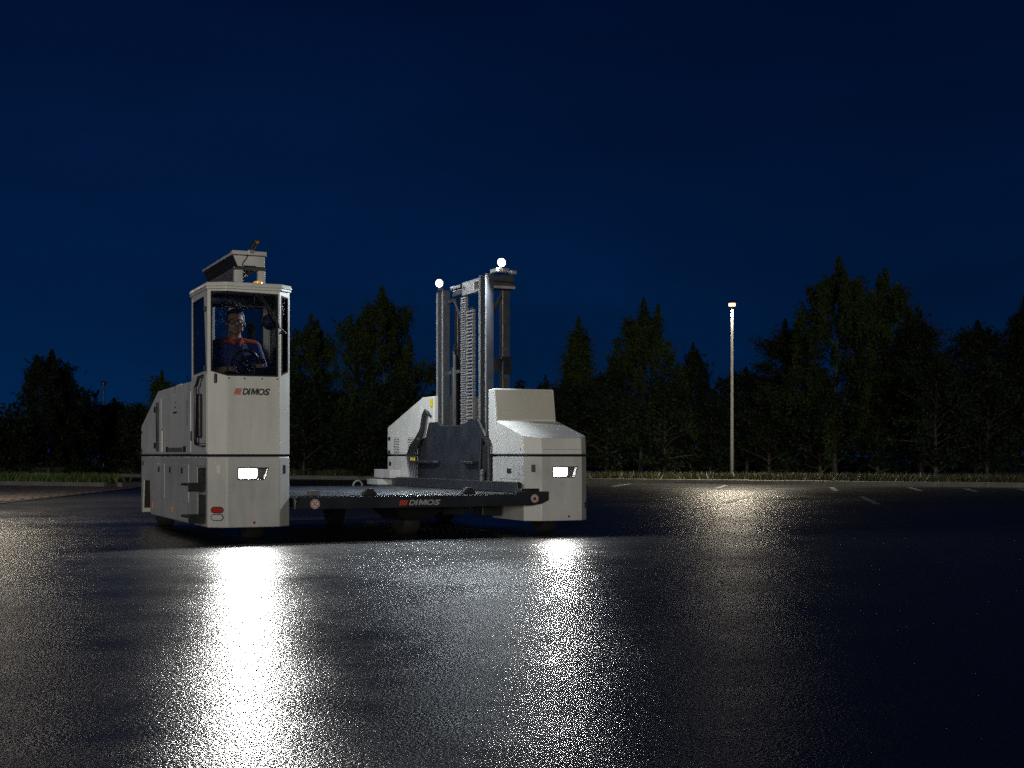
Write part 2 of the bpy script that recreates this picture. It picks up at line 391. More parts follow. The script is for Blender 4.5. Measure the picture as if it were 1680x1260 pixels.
# ================================================================== VEGETATION
def leaf_mesh(name, cen, size, seed, droop=.0):
    rs = np.random.RandomState(seed); n = len(cen)
    a = rs.normal(size=(n, 3)); a[:, 2] -= droop; a /= np.linalg.norm(a, axis=1)[:, None] + 1e-9
    b_ = rs.normal(size=(n, 3)); b_ -= (b_ * a).sum(1)[:, None] * a; b_ /= np.linalg.norm(b_, axis=1)[:, None] + 1e-9
    s = (size * rs.uniform(.6, 1.3, n))[:, None]
    v = np.stack([cen - a * s * .5, cen + b_ * s * .33 - a * s * .05, cen + a * s * .5, cen - b_ * s * .33 - a * s * .05], 1).reshape(-1, 3)
    me = bpy.data.meshes.new(name); me.vertices.add(4 * n); me.vertices.foreach_set('co', v.astype(np.float32).ravel())
    me.loops.add(4 * n); me.loops.foreach_set('vertex_index', np.arange(4 * n, dtype=np.int32))
    me.polygons.add(n); me.polygons.foreach_set('loop_start', np.arange(0, 4 * n, 4, dtype=np.int32))
    me.update(calc_edges=True); return me

def tree(name, label, X, Y, h, rad, seed, leaves=8000, leaf=.085, style='birch', lm='leaf1', low=.12, group='trees behind the car park', cat='tree'):
    rs = random.Random(seed); nr = np.random.RandomState(seed)
    t = empty(name, (X, Y, .08), 0, label, cat, group)
    tb = B(); n = 9; tr = .010 * h + .025; lean = rs.uniform(-.03, .03) * h
    tp = [(lean * (i / n) ** 2 + rs.uniform(-.02, .02) * h * .3 * (i > 0), rs.uniform(-.02, .02) * h * .3 * (i > 0), h * .93 * i / n) for i in range(n + 1)]
    tb.tube(tp, [max(.008, tr * (1 - .9 * i / n)) for i in range(n + 1)], 7)
    def trunk(f):
        k = min(n - 1, int(f * n)); g = f * n - k; a, c_ = Vector(tp[k]), Vector(tp[k + 1]); return a.lerp(c_, g)
    cen = []; nb = int(22 + h * 5)
    per = leaves // nb
    for i in range(nb):
        f = low + (1 - low) * ((i + rs.random()) / nb) ** .9
        f = min(f, .985)
        if style == 'birch': prof = math.sin(PI * min(1, ((1 - f) / (1 - low)) ** .62) * .62 + .12) * (1.0 if f < .8 else 1.0)
        elif style == 'dome': prof = math.sqrt(max(.04, 1 - ((f - .42) / .60) ** 2))
        elif style == 'cone': prof = (1 - f) / (1 - low) * .95 + .07
        else: prof = math.sqrt(max(.05, 1 - (2 * (f - low) / (1 - low) - .85) ** 2 * .8))
        Lb = rad * prof * rs.uniform(.62, 1.18); az = i * 2.39996 + rs.uniform(-.5, .5)
        up = {'dome': rs.uniform(.4, 1.1), 'birch': rs.uniform(.35, .9), 'cone': rs.uniform(-.1, .35), 'bush': rs.uniform(.2, .9)}[style]
        p0 = trunk(f * .93); d = Vector((math.cos(az), math.sin(az), up)).normalized()
        pts = [p0]
        for s_ in range(1, 6):
            g = s_ / 5; p = p0 + d * Lb * g; p.z -= Lb * (.42 if style in ('birch', 'dome') else .15) * g * g; p.x += rs.uniform(-.04, .04); p.y += rs.uniform(-.04, .04); pts.append(p)
        tb.tube(pts, [max(.004, tr * .35 * (1 - f) + .006) * (1 - .8 * s_ / 5) + .002 for s_ in range(6)], 4)
        P = np.array([tuple(p) for p in pts])
        for k in range(2):                                             # sparse shoots past the crown edge
            ex = np.array(tuple(d)) * np.array([1, 1, 0]) * rs.uniform(.5, 1.0) + np.array([rs.uniform(-.4, .4), rs.uniform(-.4, .4), rs.uniform(.0, .9)])
            q = nr.uniform(0, 1, (9, 1)); cen.append(P[-1 - k] + ex * rs.uniform(.25, .5) * q + nr.normal(0, .022, (9, 3)))
        # hanging or standing twigs set along the limb
        ns = max(3, int(per / 26)); wts = nr.uniform(.12, 1.0, ns) ** .7
        for g in wts:
            k = min(4, int(g * 5)); base = P[k] + (P[k + 1] - P[k]) * (g * 5 - k)
            tl = rs.uniform(.18, .62) * min(1.0, .35 + rad * .45)
            if style in ('birch', 'dome'): dv = np.array([rs.uniform(-.35, .35), rs.uniform(-.35, .35), rs.choice([-1, -1, -1, .5])])
            else: dv = np.array([rs.uniform(-1, 1), rs.uniform(-1, 1), rs.uniform(-.35, .8)])
            m_ = max(4, int(per / ns)); q = nr.uniform(0, 1, m_)[:, None]
            cen.append(base + dv * tl * q + nr.normal(0, .045 + .05 * (style not in ('birch', 'dome')), (m_, 3)))
    for k in range(5 if style in ('dome', 'birch') else 3):      # side leaders that break the outline
        f = rs.uniform(.55, .9); az = rs.uniform(0, 6.28); q0 = np.array(tuple(trunk(f))) + np.array([math.cos(az), math.sin(az), 0]) * rad * rs.uniform(.3, .75) * (1.25 - f)
        m_ = int(leaves * .016); q = nr.uniform(0, 1, m_)[:, None]
        cen.append(q0 + np.array([rs.uniform(-.1, .1), 0, h * .13]) * q + nr.normal(0, .10, (m_, 3)) * (1.15 - q))
    # ragged leader at the top
    m_ = int(leaves * .025); q = nr.uniform(0, 1, m_)[:, None]; top = np.array(tuple(trunk(.86)))
    cen.append(top + np.array([0, 0, h * .19]) * q + nr.normal(0, 1, (m_, 3)) * np.array([.15, .15, .05]) * (1.04 - q) * min(1.6, .4 + rad * .6))
    cen = np.concatenate(cen); cen = cen[cen[:, 2] > .08]
    tb.obj('trunk', 'birchbark' if style in ('birch', 'dome') else 'bark', t)
    me = leaf_mesh('crown', cen, leaf, seed, .6 if style in ('birch', 'dome') else 0); me.materials.append(M[lm])
    o = bpy.data.objects.new('crown', me); C.objects.link(o); o.parent = t
    return t
def at(px, Z): return (px - 840) / 2250 * Z
def ht(py, Z): return .76 + (747 - py) / 2250 * Z - .08
TREES = [  # px, py(top), Z, width px, style, leaf, leaves, label
    (85, 572, 45, 125, 'dome', 'leaf2', 9000, 'broad dark birch standing alone left of the truck'),
    (268, 606, 37, 40, 'cone', 'leaf1', 2600, 'slim young tree rising over the cab unit rear hood'),
    (512, 512, 46, 130, 'dome', 'leaf1', 7500, 'tree just right of the driver cab, cut off by its edge'),
    (632, 466, 45, 178, 'dome', 'leaf1', 14000, 'tall weeping birch in the gap between cab and mast'),
    (952, 516, 47, 95, 'cone', 'leaf1', 7000, 'pointed birch right behind the hood unit, left of the taller one'),
    (1050, 486, 44, 130, 'birch', 'leaf1', 11000, 'tall pointed birch left of the street lamp with lit lower boughs'),
    (1136, 560, 47, 80, 'birch', 'leaf2', 5000, 'medium dark tree close left of the lit street lamp'),
    (1225, 600, 47, 90, 'bush', 'leaf2', 4500, 'low dark tree directly right of the lit lamp pole'),
    (1292, 520, 46, 105, 'bush', 'leaf2', 6000, 'round dark tree on the left flank of the tallest tree'),
    (1370, 416, 44, 200, 'birch', 'leaf1', 15000, 'tallest dark tree, pointed, in the right half'),
    (1452, 436, 45, 170, 'dome', 'leaf1', 13000, 'second tallest dark tree, right of the tallest one'),
    (1512, 505, 43, 90, 'bush', 'leaf2', 5000, 'dark tree on the right flank of the two tallest trees'),
    (1600, 522, 44, 130, 'bush', 'leaf2', 8000, 'dark rounded tree near the right edge of the picture'),
    (1686, 478, 43, 150, 'cone', 'leaf2', 9000, 'dark tree cut by the right edge of the picture'),
    (897, 614, 49, 40, 'cone', 'leaf2', 1800, 'small spindly treetop just above the steel panel of the hood'),
]
for i, (x, y, Z, wd, st, lm, nl, lab) in enumerate(TREES):
    tree({'birch': 'birch_tree', 'dome': 'birch_tree', 'cone': 'young_tree', 'bush': 'broadleaf_tree'}[st], lab, at(x, Z), Z, ht(y, Z), wd / 2 / 2250 * Z * 1.38, 11 + i * 7, int(nl * 3.2), .080, st, lm)
# shrubs of the understorey (px, top py, Z, width)
SH = [(10, 690, 43, 130, 'dark shrub at the left edge of the picture behind the island'), (120, 662, 47, 130, 'dark shrub between the broad birch and the far lamp pole'),
      (185, 652, 49, 100, 'dark shrub at the foot of the unlit far lamp pole'), (232, 660, 47, 100, 'dark shrub partly hidden by the rear of the cab unit'),
      (498, 610, 44, 120, 'dark shrub directly right of the cab front'), (565, 640, 45, 120, 'dark shrub under the left side of the weeping birch'),
      (650, 610, 44, 130, 'dark shrub under the right side of the weeping birch'), (590, 690, 42.5, 120, 'low dark shrub above the middle of the deck'),
      (710, 640, 44, 110, 'dark shrub behind the mast'), (925, 625, 45, 110, 'dark shrub right beside the steel panel of the hood'),
      (995, 600, 43, 130, 'dark shrub under the two pointed birches left of the lamp'), (1090, 625, 43, 130, 'dark shrub below the tall pointed birch, on its right'),
      (1165, 650, 46, 120, 'dark shrub just left of the lit lamp pole'), (1262, 625, 45, 130, 'dark shrub just right of the lit lamp pole'),
      (1345, 600, 44, 160, 'dark shrub under the left of the two tallest trees'), (1440, 590, 44, 160, 'dark shrub under the right of the two tallest trees'),
      (1535, 575, 41, 170, 'dark shrub in the dip right of the tallest trees'), (1620, 585, 41, 160, 'dark shrub under the rounded tree near the right edge'), (1700, 590, 41, 150, 'dark shrub at the right edge of the picture')]
for i, (x, y, Z, wd, lab) in enumerate(SH):
    tree('shrub', lab, at(x, Z), Z, ht(y, Z), wd / 2 / 2250 * Z, 301 + i * 5, 7500, .095, 'bush', 'leaf3', .02, 'shrubs in the undergrowth', 'shrub')
# the far wood behind: one dark mass
rs = np.random.RandomState(5); n = 26000
X = rs.uniform(-34, 34, n); Y = 54 + rs.uniform(0, 5, n) - X * .12
Hh = 2.7 + .7 * np.sin(X * .9) + .5 * np.sin(X * 2.3 + 1) + .4 * np.sin(X * 5.1)
Zz = .05 + Hh * rs.uniform(0, 1, n) ** .8
me = leaf_mesh('wood', np.stack([X, Y, Zz], 1), .26, 8); me.materials.append(M['leaf2'])
o = bpy.data.objects.new('wood', me); C.objects.link(o); tag(o, 'far dark wood closing the view behind the trees', 'wood', kind='stuff')

# grass of the verge and planting of the island
def blades(name, pts, hgt, m, seed, label, cat):
    rs = np.random.RandomState(seed); n = len(pts); az = rs.uniform(0, 2 * PI, n); hh = hgt * rs.uniform(.4, 1.25, n); wd = .012 + .02 * hgt
    sx, sy = np.cos(az) * wd, np.sin(az) * wd; lx, ly = rs.normal(0, .35, n) * hh, rs.normal(0, .35, n) * hh
    x, y, z = pts[:, 0], pts[:, 1], pts[:, 2]
    v = np.stack([np.stack([x - sx, y - sy, z], 1), np.stack([x + sx, y + sy, z], 1), np.stack([x + lx, y + ly, z + hh], 1)], 1).reshape(-1, 3)
    me = bpy.data.meshes.new(name); me.vertices.add(3 * n); me.vertices.foreach_set('co', v.astype(np.float32).ravel())
    me.loops.add(3 * n); me.loops.foreach_set('vertex_index', np.arange(3 * n, dtype=np.int32))
    me.polygons.add(n); me.polygons.foreach_set('loop_start', np.arange(0, 3 * n, 3, dtype=np.int32)); me.update(calc_edges=True)
    me.materials.append(M[m]); o = bpy.data.objects.new(name, me); C.objects.link(o); tag(o, label, cat, kind='stuff')
rs = np.random.RandomState(9); n = 42000; X = rs.uniform(-20, 18, n); Y = 38.0 - (X - 2.7) * .61 + .18 + rs.exponential(1.4, n)
blades('verge_grass', np.stack([X, Y, np.full(n, .085)], 1), .20, 'drygrass', 3, 'rough grass along the far kerb of the car park', 'grass')
n = 60000; X = rs.uniform(-20, -8.8, n); Y = rs.uniform(32, 44, n)
k = np.array([inside(a, c_, [(x - .12, y + .12) for x, y in IS]) for a, c_ in zip(X, Y)]); k2 = X[k] + rs.normal(0, .25, k.sum()) < -10.35; X, Y = X[k][k2], Y[k][k2]
cl = .5 + .5 * np.sin(X * 3.1 + np.sin(Y * 2) * 1.5); cl = cl * (.45 + .55 * (np.sin(X * 1.3 + 2) * .5 + .5)); kk = rs.uniform(0, 1, len(X)) < .12 + .88 * cl; X, Y = X[kk], Y[kk]
blades('ground_cover', np.stack([X, Y, np.full(len(X), .08)], 1), .21, 'grass', 4, 'low green ground cover on the kerbed island at left', 'ground cover')

# ================================================================== STREET LAMPS
def street_lamp(loc, h, label, power, lit=True, group='street lamps', cone=R(160)):
    t = empty('street_lamp', loc, 0, label, 'street lamp', group)
    B().lathe([(.050, 0), (.050, .9), (.045, .92), (.034, h - .75), (.030, h - .36)], n=14).obj('pole', 'galv', t, smooth=True)
    B().lathe([(.036, h - .36), (.036, h - .33), (.030, h - .32), (.028, h - .12)], n=14).obj('spigot', 'galv', t, smooth=True)
    B().lathe([(.03, h - .12), (.12, h - .115), (.125, h - .10), (.04, h - .098)], n=20).obj('tray', 'galv', t, smooth=True)
    B().lathe([(.085, h - .098), (.095, h - .05), (.09, h - .01)], n=20).obj('bowl', 'lampglow' if lit else 'clearlens', t, smooth=True)
    B().lathe([(.15, h - .01), (.155, h + .01), (.10, h + .05), (.02, h + .065)], n=20).obj('canopy', 'dark', t, smooth=True)
    if lit: lamp('lamp_light', 'SPOT', t, (0, 0, h - .14), power, (1.0, .87, .66), .10, (.01, -.09, -1), cone, .92)
    return t
street_lamp((at(1201, 37.2), 37.2, .09), 4.80, 'lit street lamp on a slim pole on the grass verge at right', 4600)
street_lamp((at(-42, 22.8), 22.8, 0), 4.84, 'lit street lamp just outside the left edge of the picture', 2000)
t = street_lamp((at(170, 60), 60, .09), 3.85, 'unlit far lamp pole showing over the shrubs at left', 0, False)
for o in t.children: o.data.materials[0] = M['dark']
t = street_lamp((at(60, 70), 70, .09), 2.75, 'far lit lamp glinting through the broad dark birch at left', 60)

# ================================================================== SIDE LOADER TRUCK  (local x = across the deck, y = away, z = up)
T = empty('side_loader_truck', (-2.63, 11.84, 0), R(24), 'white side-loading truck with driver cab, flat deck and lift mast, headlights on', 'truck')
FR = (PI / 2, 0, 0)            # lettering on faces that look to the front
SD = (PI / 2, 0, -PI / 2)      # lettering on faces that look to the side
# ---- cab unit, lower body
LP = [(0, 3.56), (0, 0), (.15, -.1), (.61, -.1), (.724, 0), (.724, 3.56)]
def headcut(c_, u0):
    c_.py([(u0, .548), (u0 + .235, .548), (u0 + .27, .652), (u0, .652)], -.3, -.005); return c_
cut = [B().px([(2.95, .05), (3.012, .49), (3.40, .49), (3.47, .05)], -.2, .34), headcut(B(), .245),
       B().box(-.2, .06, .075, .44, .47, .648), B().box(-.2, .06, .075, .42, .20, .41)]
lower = B().pz(LP, .135, .748).obj('lower_body', 'white2', T, bevel=.010, cut=cut, label='light grey lower body of the cab unit')
B().box(.03, .69, .0, 3.5, .746, .772).obj('seam_filler', 'black', T)
B().px([(2.955, .136), (3.016, .486), (3.396, .486), (3.465, .136)], .29, .338).px([(2.955, .137), (3.016, .486), (3.023, .486), (2.962, .137)], .012, .289).px([(3.389, .486), (3.396, .486), (3.465, .137), (3.458, .137)], .012, .289).px([(3.024, .479), (3.024, .487), (3.388, .487), (3.388, .479)], .012, .289).obj('wheel_arch_liner', 'rubber', lower)
B().box(.05, .058, .078, .437, .473, .645).box(.05, .058, .078, .417, .203, .407).box(.004, .049, .430, .4385, .473, .646).box(.004, .049, .410, .4185, .203, .408).obj('step_recess', 'dark', lower)
def plate(parent, pts, m='white', x=0.0, t=.005, name='side_panel', bev=.003):   # plate on a side face (normal -x)
    return B().px(pts, x - t, x + .002).obj(name, m, parent, bevel=bev)
for v0, v1 in ((2.10, 2.58), (.84, 2.075)): plate(lower, [(v0, .325), (v1, .325), (v1, .675), (v0, .675)], 'white2', name='access_panel')
for v in (2.40, 1.766, 1.139):
    B().ring([(-.006, v - .03, .59), (-.006, v + .03, .59), (-.006, v + .03, .645), (-.006, v - .03, .645)], .010, (-1, 0, 0), -.002, .006).obj('latch', 'black', lower)
    B().box(-.0075, -.004, v - .02, v + .02, .60, .635).obj('latch_pocket', 'black', lower)
for v in (2.827, 1.718): B().box(-.010, .002, v - .022, v + .022, .205, .262).obj('marker_light', 'amber', lower, bevel=.004)
for zz in (.50, .222):
    B().box(-.15, .05, .095, .42, zz - .006, zz + .012).box(-.15, .05, .078, .092, zz - .055, zz + .012).obj('step', 'black', lower, bevel=.003)
    for q in range(6): B().box(-.145, .03, .115 + q * .05, .128 + q * .05, zz + .0122, zz + .017).obj('step_rib', 'dark', lower)
    B().box(.045, .056, .20, .30, zz + .02, zz + .14).obj('step_bracket', 'dark', lower)
for vv in [.44 - .08 * q for q in range(5)]:
    B().cyl((-.004, vv, .667), (.002, vv, .667), .006, n=8).obj('screw', 'chrome', lower)
text('lettering', 'UTI', .062, 'green', lower, (-.002, 3.50, .655), SD, 0, .002)
# facet helper of the two front corners
fn = Vector((-.1, -.15, 0)).normalized()
def facet(u, z, off=0.0, base=(0, 0)):     # u measured along the front-left facet
    p = Vector((base[0], base[1], 0)) + Vector((.15, -.1, 0)).normalized() * u; p += fn * off; return (p.x, p.y, z)
def pill(c_, w_, h_, n=6):
    pts = []; r = h_ / 2
    for k in range(n + 1): a = -PI / 2 + PI * k / n; pts.append((c_[0] + w_ / 2 - r + r * math.cos(a), c_[1] + r * math.sin(a)))
    for k in range(n + 1): a = PI / 2 + PI * k / n; pts.append((c_[0] - w_ / 2 + r + r * math.cos(a), c_[1] + r * math.sin(a)))
    return pts
for zc, m_, nm in ((.288, 'redlens', 'tail_light'), (.224, 'clearlens', 'reversing_light')):
    o = B().slab([facet(x, z) for x, z in pill((.09, zc), .105, .046)], fn, -.002, .012).obj(nm, m_, lower, bevel=.004)
    B().slab([facet(x, z) for x, z in pill((.09, zc), .118, .058)], fn, -.002, .005).obj('lamp_gasket', 'black', lower)
B().slab([facet(.085, .605), facet(.12, .605), facet(.12, .675), facet(.085, .675)], fn, -.002, .003).obj('cover_plate', 'white', lower)
fn3 = Vector((.1, -.114, 0)).normalized(); d3 = Vector((.114, .1, 0)).normalized()
def facet3(u, z, base=(.61, -.1)): p = Vector((base[0], base[1], 0)) + d3 * u; return (p.x, p.y, z)
B().slab([facet3(.05, .60), facet3(.085, .60), facet3(.085, .675), facet3(.05, .675)], fn3, -.002, .003).obj('handle_slot', 'dark', lower)
B().box(.375, .395, -.104, -.099, .165, .185).obj('reflector', 'redlens', lower)
# ---- headlights (recessed, with a lip below the bulb)
def headlight(u0, parent, power):
    h = B().py([(u0 + .002, .550), (u0 + .234, .550), (u0 + .268, .650), (u0 + .002, .650)], -.030, -.006).obj('headlight', 'black', parent, label='lit white headlight in a slanted black housing')
    B().py([(u0 + .008, .562), (u0 + .175, .562), (u0 + .18, .642), (u0 + .008, .642)], -.052, -.030).obj('lens', 'hl', h, bevel=.014, segs=3)
    B().ring([(u0, -.1, .548), (u0 + .235, -.1, .548), (u0 + .27, -.1, .652), (u0, -.1, .652)], .007, (0, -1, 0), -.012, .003).obj('bezel', 'chrome', h)
    lamp('headlight_beam', 'SPOT', h, (u0 + .09, -.056, .602), power, (1.0, .985, .94), .012, (0, -1, -.05), R(172), .15)
headlight(.245, T, 320); headlight(3.262, T, 62)
# ---- cab
CP = [(0, .71), (0, 0), (.15, -.1), (.61, -.1), (.724, 0), (.724, .71)]
CI = [(.03, .68), (.03, .015), (.16, -.07), (.60, -.07), (.694, .012), (.694, .68)]
W_main = [(.1495, -.1, 1.445), (.596, -.1, 1.445), (.596, -.1, 2.168), (.1495, -.1, 2.178)]
W_f1 = [facet(.03, 1.487), facet(.1803, 1.446), facet(.1803, 2.178), facet(.03, 2.18)]
W_f3 = [facet3(.022, 1.455), facet3(.132, 1.492), facet3(.132, 2.150), facet3(.022, 2.160)]
W_side = [(0, .05, 1.495), (0, .62, 1.485), (0, .64, 2.142), (0, .15, 2.15)]
W_right = [(.724, .05, 1.49), (.724, .64, 1.49), (.724, .64, 2.14), (.724, .05, 2.14)]
W_back = [(.07, .71, 1.52), (.655, .71, 1.52), (.655, .71, 2.13), (.07, .71, 2.13)]
cab_wins = [(W_main, (0, -1, 0), 'windscreen'), (W_f1, fn, 'corner_window'), (W_f3, fn3, 'corner_window'), (W_side, (-1, 0, 0), 'door_window'), (W_right, (1, 0, 0), 'side_window'), (W_back, (0, 1, 0), 'rear_window')]
cuts = [B().pz(CI, 1.0, 2.176)] + [B().slab(pts, nn, -.055, .05) for pts, nn, nm in cab_wins]
cab0 = B().pz(CP, .770, 2.195).obj('cab', 'white', T, cut=cuts, label='white driver cab with rain-wet glazing')
md = cab0.modifiers.new('edge', 'BEVEL'); md.width = .006; md.segments = 2; md.limit_method = 'ANGLE'; md.angle_limit = R(20)
for pts, nn, nm in cab_wins:
    o = B().slab(pts, nn, -.010, -.005).obj(nm, 'clearglass' if nm in ('side_window', 'rear_window') else 'glass', cab0)
    B().ring(pts, .012, nn, -.014, .0015, {'windscreen': (3,)}.get(nm, (1,) if pts is W_f1 else ())).obj('window_seal', 'rubber', cab0)
def grow(poly, d):
    cx = sum(p[0] for p in poly) / len(poly); cy = sum(p[1] for p in poly) / len(poly)
    return [(x + d * (1 if x > cx else -1), y + d * (1 if y > cy else -1)) for x, y in poly]
roof = B().pz(grow(CP, .012), 2.197, 2.218).obj('roof_gutter', 'white', cab0, bevel=.004)
roof = B().poly3([(x, y, 2.219) for x, y in grow(CP, .020)], [(x, y, 2.256) for x, y in grow(CP, .010)]).obj('roof', 'white', cab0, bevel=.007)
# lettering and screws
def logo(parent, u0, z0, hgt, length, y, grey):
    n = 5; w_ = length * .185
    b = B()
    for k in range(n):
        za = z0 + hgt * (k / n); zb = za + hgt / n * .74; s_ = .28 * hgt
        b.py([(u0 + s_ * k / n, za), (u0 + w_ + s_ * k / n, za), (u0 + w_ + s_ * (k + .74) / n, zb), (u0 + s_ * (k + .74) / n, zb)], y - .0022, y + .001)
    b.obj('logo_block', 'red', parent)
    x = u0 + length * .235; tot = length * .765 - .17 * hgt
    for ch, f_ in (('D', .20), ('I', .085), ('M', .285), ('O', .23), ('S', .20)):
        gap = tot * .006
        if ch == 'M':
            w_ = tot * f_ - gap * 6; xm = x + gap * 3
            pts = [(0, 0), (0, 1), (.30, 1), (.50, .46), (.70, 1), (1, 1), (1, 0), (.77, 0), (.77, .58), (.58, .04), (.42, .04), (.23, .58), (.23, 0)]
            B().py([(xm + a_ * w_ + .22 * c_ * hgt, z0 + c_ * hgt) for a_, c_ in pts], y - .0024, y + .001).obj('logo_letter', grey, parent)
            x += tot * f_; continue
        text('logo_letter', ch, hgt * 1.36, grey, parent, (x, y - .0012, z0 + hgt * .015), FR, .22, (.034 if ch == 'M' else .05) * hgt, width=tot * f_ - gap * 2 + .17 * hgt)
        x += tot * f_
logo(cab0, .205, 1.285, .056, .322, -.1, 'print')
text('lettering', 'i-LIFT', .066, 'print', cab0, (-.001, .545, 1.378), SD, .25, .001)
for x in (.165, .30, .455, .59): B().cyl((x, -.103, 1.425), (x, -.099, 1.425), .007, n=8).obj('screw', 'black', cab0)
# door: joint, hinges and grab handle
B().px([(.03, .79), (.69, .79), (.69, 2.17), (.645, 2.17), (.64, 1.47), (.03, 1.47)], -.003, .001).obj('door', 'white', cab0, bevel=.002)
for zz in (2.03, 1.515): B().box(-.022, .0, -.012 + .05, .07, zz - .022, zz + .022).obj('door_hinge', 'black', cab0, bevel=.004)
B().tube([(-.004, .14, 1.455), (-.045, .15, 1.44), (-.05, .20, 1.38), (-.05, .27, 1.365), (-.05, .275, .90), (-.05, .25, .86), (-.045, .06, .85), (-.005, .05, .85)], .014, 8).obj('grab_rail', 'black', cab0, smooth=True)
B().box(-.04, -.004, .185, .34, .915, 1.30).obj('door_handle', 'black', cab0, bevel=.012)
B().box(-.012, .0, .665, .70, .89, .98).obj('hinge_pad', 'black', cab0, bevel=.003)
# interior
B().box(.05, .67, -.05, .10, 1.38, 1.47).pz([(.40, .0), (.67, .02), (.67, .30), (.48, .30)], 1.40, 1.53).obj('dashboard', 'black', cab0, bevel=.012)
B().box(.14, .56, .56, .64, 1.18, 1.80).box(.16, .54, .22, .60, 1.06, 1.17).obj('driver_seat', 'rubber', cab0, bevel=.03)
B().box(.045, .68, .20, .67, 2.145, 2.174).obj('headliner', 'grey_steel', cab0, bevel=.005)
B().box(.50, .58, .655, .68, 1.02, 1.98).obj('rear_trim', 'grey_steel', cab0)
o = B().tube([(.345 + .115 * math.cos(a), .075 - .05 * math.sin(a) , 1.575 + .104 * math.sin(a)) for a in [2 * PI * k / 24 for k in range(25)]], .011, 8).obj('steering_wheel', 'black', T, smooth=True)
b = B()
for a in (.3, PI - .3, -PI / 2): b.tube([(.345, .085, 1.57), (.345 + .11 * math.cos(a), .075 - .05 * math.sin(a), 1.575 + .10 * math.sin(a))], .009, 6)
b.sph((.345, .085, 1.57), .032, (1, .5, 1)); b.tube([(.345, .09, 1.56), (.345, .02, 1.44)], .022, 8); b.obj('wheel_spokes', 'black', o, smooth=True)
mr = B().lathe([(.02, .02), (.055, .012), (.066, .0), (.064, -.012), (.0, -.02)], (.545, -.02, 1.93), 20, 'y').obj('mirror', 'chrome', T, smooth=True)
B().ring([(.545 + .07 * math.cos(2 * PI * k / 16), -.02, 1.93 + .07 * math.sin(2 * PI * k / 16)) for k in range(16)], .012, (0, -1, 0), -.016, .016).obj('mirror_rim', 'black', mr)
B().tube([(.545, .0, 1.99), (.52, .02, 2.08), (.50, .04, 2.15)], .008, 6).obj('mirror_arm', 'black', mr)
B().box(.40, .57, -.02, .03, 2.085, 2.155).obj('monitor', 'black', cab0, bevel=.008)
B().box(.415, .555, -.0215, -.019, 2.095, 2.145).obj('monitor_screen', M['dark'], cab0)
B().tube([(.40, -.118, 2.155), (.47, -.12, 2.09), (.60, -.125, 1.87)], .007, 6).tube([(.44, -.118, 2.15), (.52, -.12, 2.05), (.60, -.125, 1.88)], .006, 6).tube([(.60, -.125, 1.875), (.675, -.082, 1.83)], .006, 6).obj('wiper_arm', 'black', cab0, smooth=True)
B().tube([(.63, -.085, 1.85), (.67, -.085, 1.825), (.60, -.115, 1.825)], .006, 6).obj('wiper_blade', 'black', cab0)
B().tube([(.50, -.02, 1.52), (.56, -.03, 1.535), (.62, -.03, 1.52), (.66, -.02, 1.48)], .010, 8).obj('dash_hose', 'chrome', cab0, smooth=True)
B().tube([(.52, .12, 1.53), (.52, .115, 1.58)], .008, 6).sph((.52, .115, 1.595), .02).obj('joystick', 'black', cab0, smooth=True)
# ---- rear hood behind the cab
rh = B().px([(.712, .770), (.712, 1.437), (2.50, 1.42), (3.56, 1.085), (3.56, .770)], 0, .72).obj('rear_hood', 'white', T, bevel=.012, label='sloping white hood behind the cab')
plate(rh, [(.74, .79), (2.27, .79), (2.27, 1.338), (.74, 1.345)], name='service_door')
plate(rh, [(2.29, .79), (3.54, .79), (3.54, 1.06), (2.66, 1.332), (2.29, 1.338)], name='rear_panel')
B().box(-.026, -.004, 2.415, 2.475, .80, 1.30).obj('hinge_rail', 'dark', rh, bevel=.004)
for zz in (1.231, .86): B().box(-.030, -.003, 2.47, 2.58, zz - .03, zz + .03).obj('hinge', 'black', rh, bevel=.004)
for zz in (1.011, .812): B().box(-.012, -.003, 3.46, 3.505, zz - .018, zz + .018).obj('latch', 'black', rh, bevel=.002)
B().box(-.010, -.004, 1.40, 1.59, 1.162, 1.180).obj('door_pull', 'black', rh, bevel=.002)
for v in (1.935, 1.011): B().box(-.010, -.004, v - .06, v + .06, .792, .845).obj('forklift_pocket', 'black', rh)
B().box(-.012, -.004, 1.08, 1.86, .792, .835).obj('sill_bar', 'galv', rh, bevel=.003)
B().tube([(-.015, 2.265, 1.035), (-.02, 2.20, 1.03), (-.02, 2.12, 1.0), (-.02, 2.11, .79)], .008, 6).obj('conduit', 'white', rh, smooth=True)
B().box(-.002, .001, 1.525, 1.535, 1.36, 1.43).obj('hood_joint', 'black', rh)
B().box(.02, .25, 1.36, 1.56, 1.42, 1.442).obj('hood_cap', 'white', rh, bevel=.004)
b = B(); rq = random.Random(3)
for k in range(16):
    z = 1.265 - k * .0155; wd = rq.uniform(.02, .06)
    b.box(-.0062, -.0045, .915 - wd, .915, z - .0045, z + .0045)
for v, z, wd in ((1.50, 1.268, .03), (1.51, 1.222, .05)): b.box(-.0062, -.0045, v - wd, v + wd * .2, z - .008, z + .008)
b.obj('instruction_print', 'print', rh)
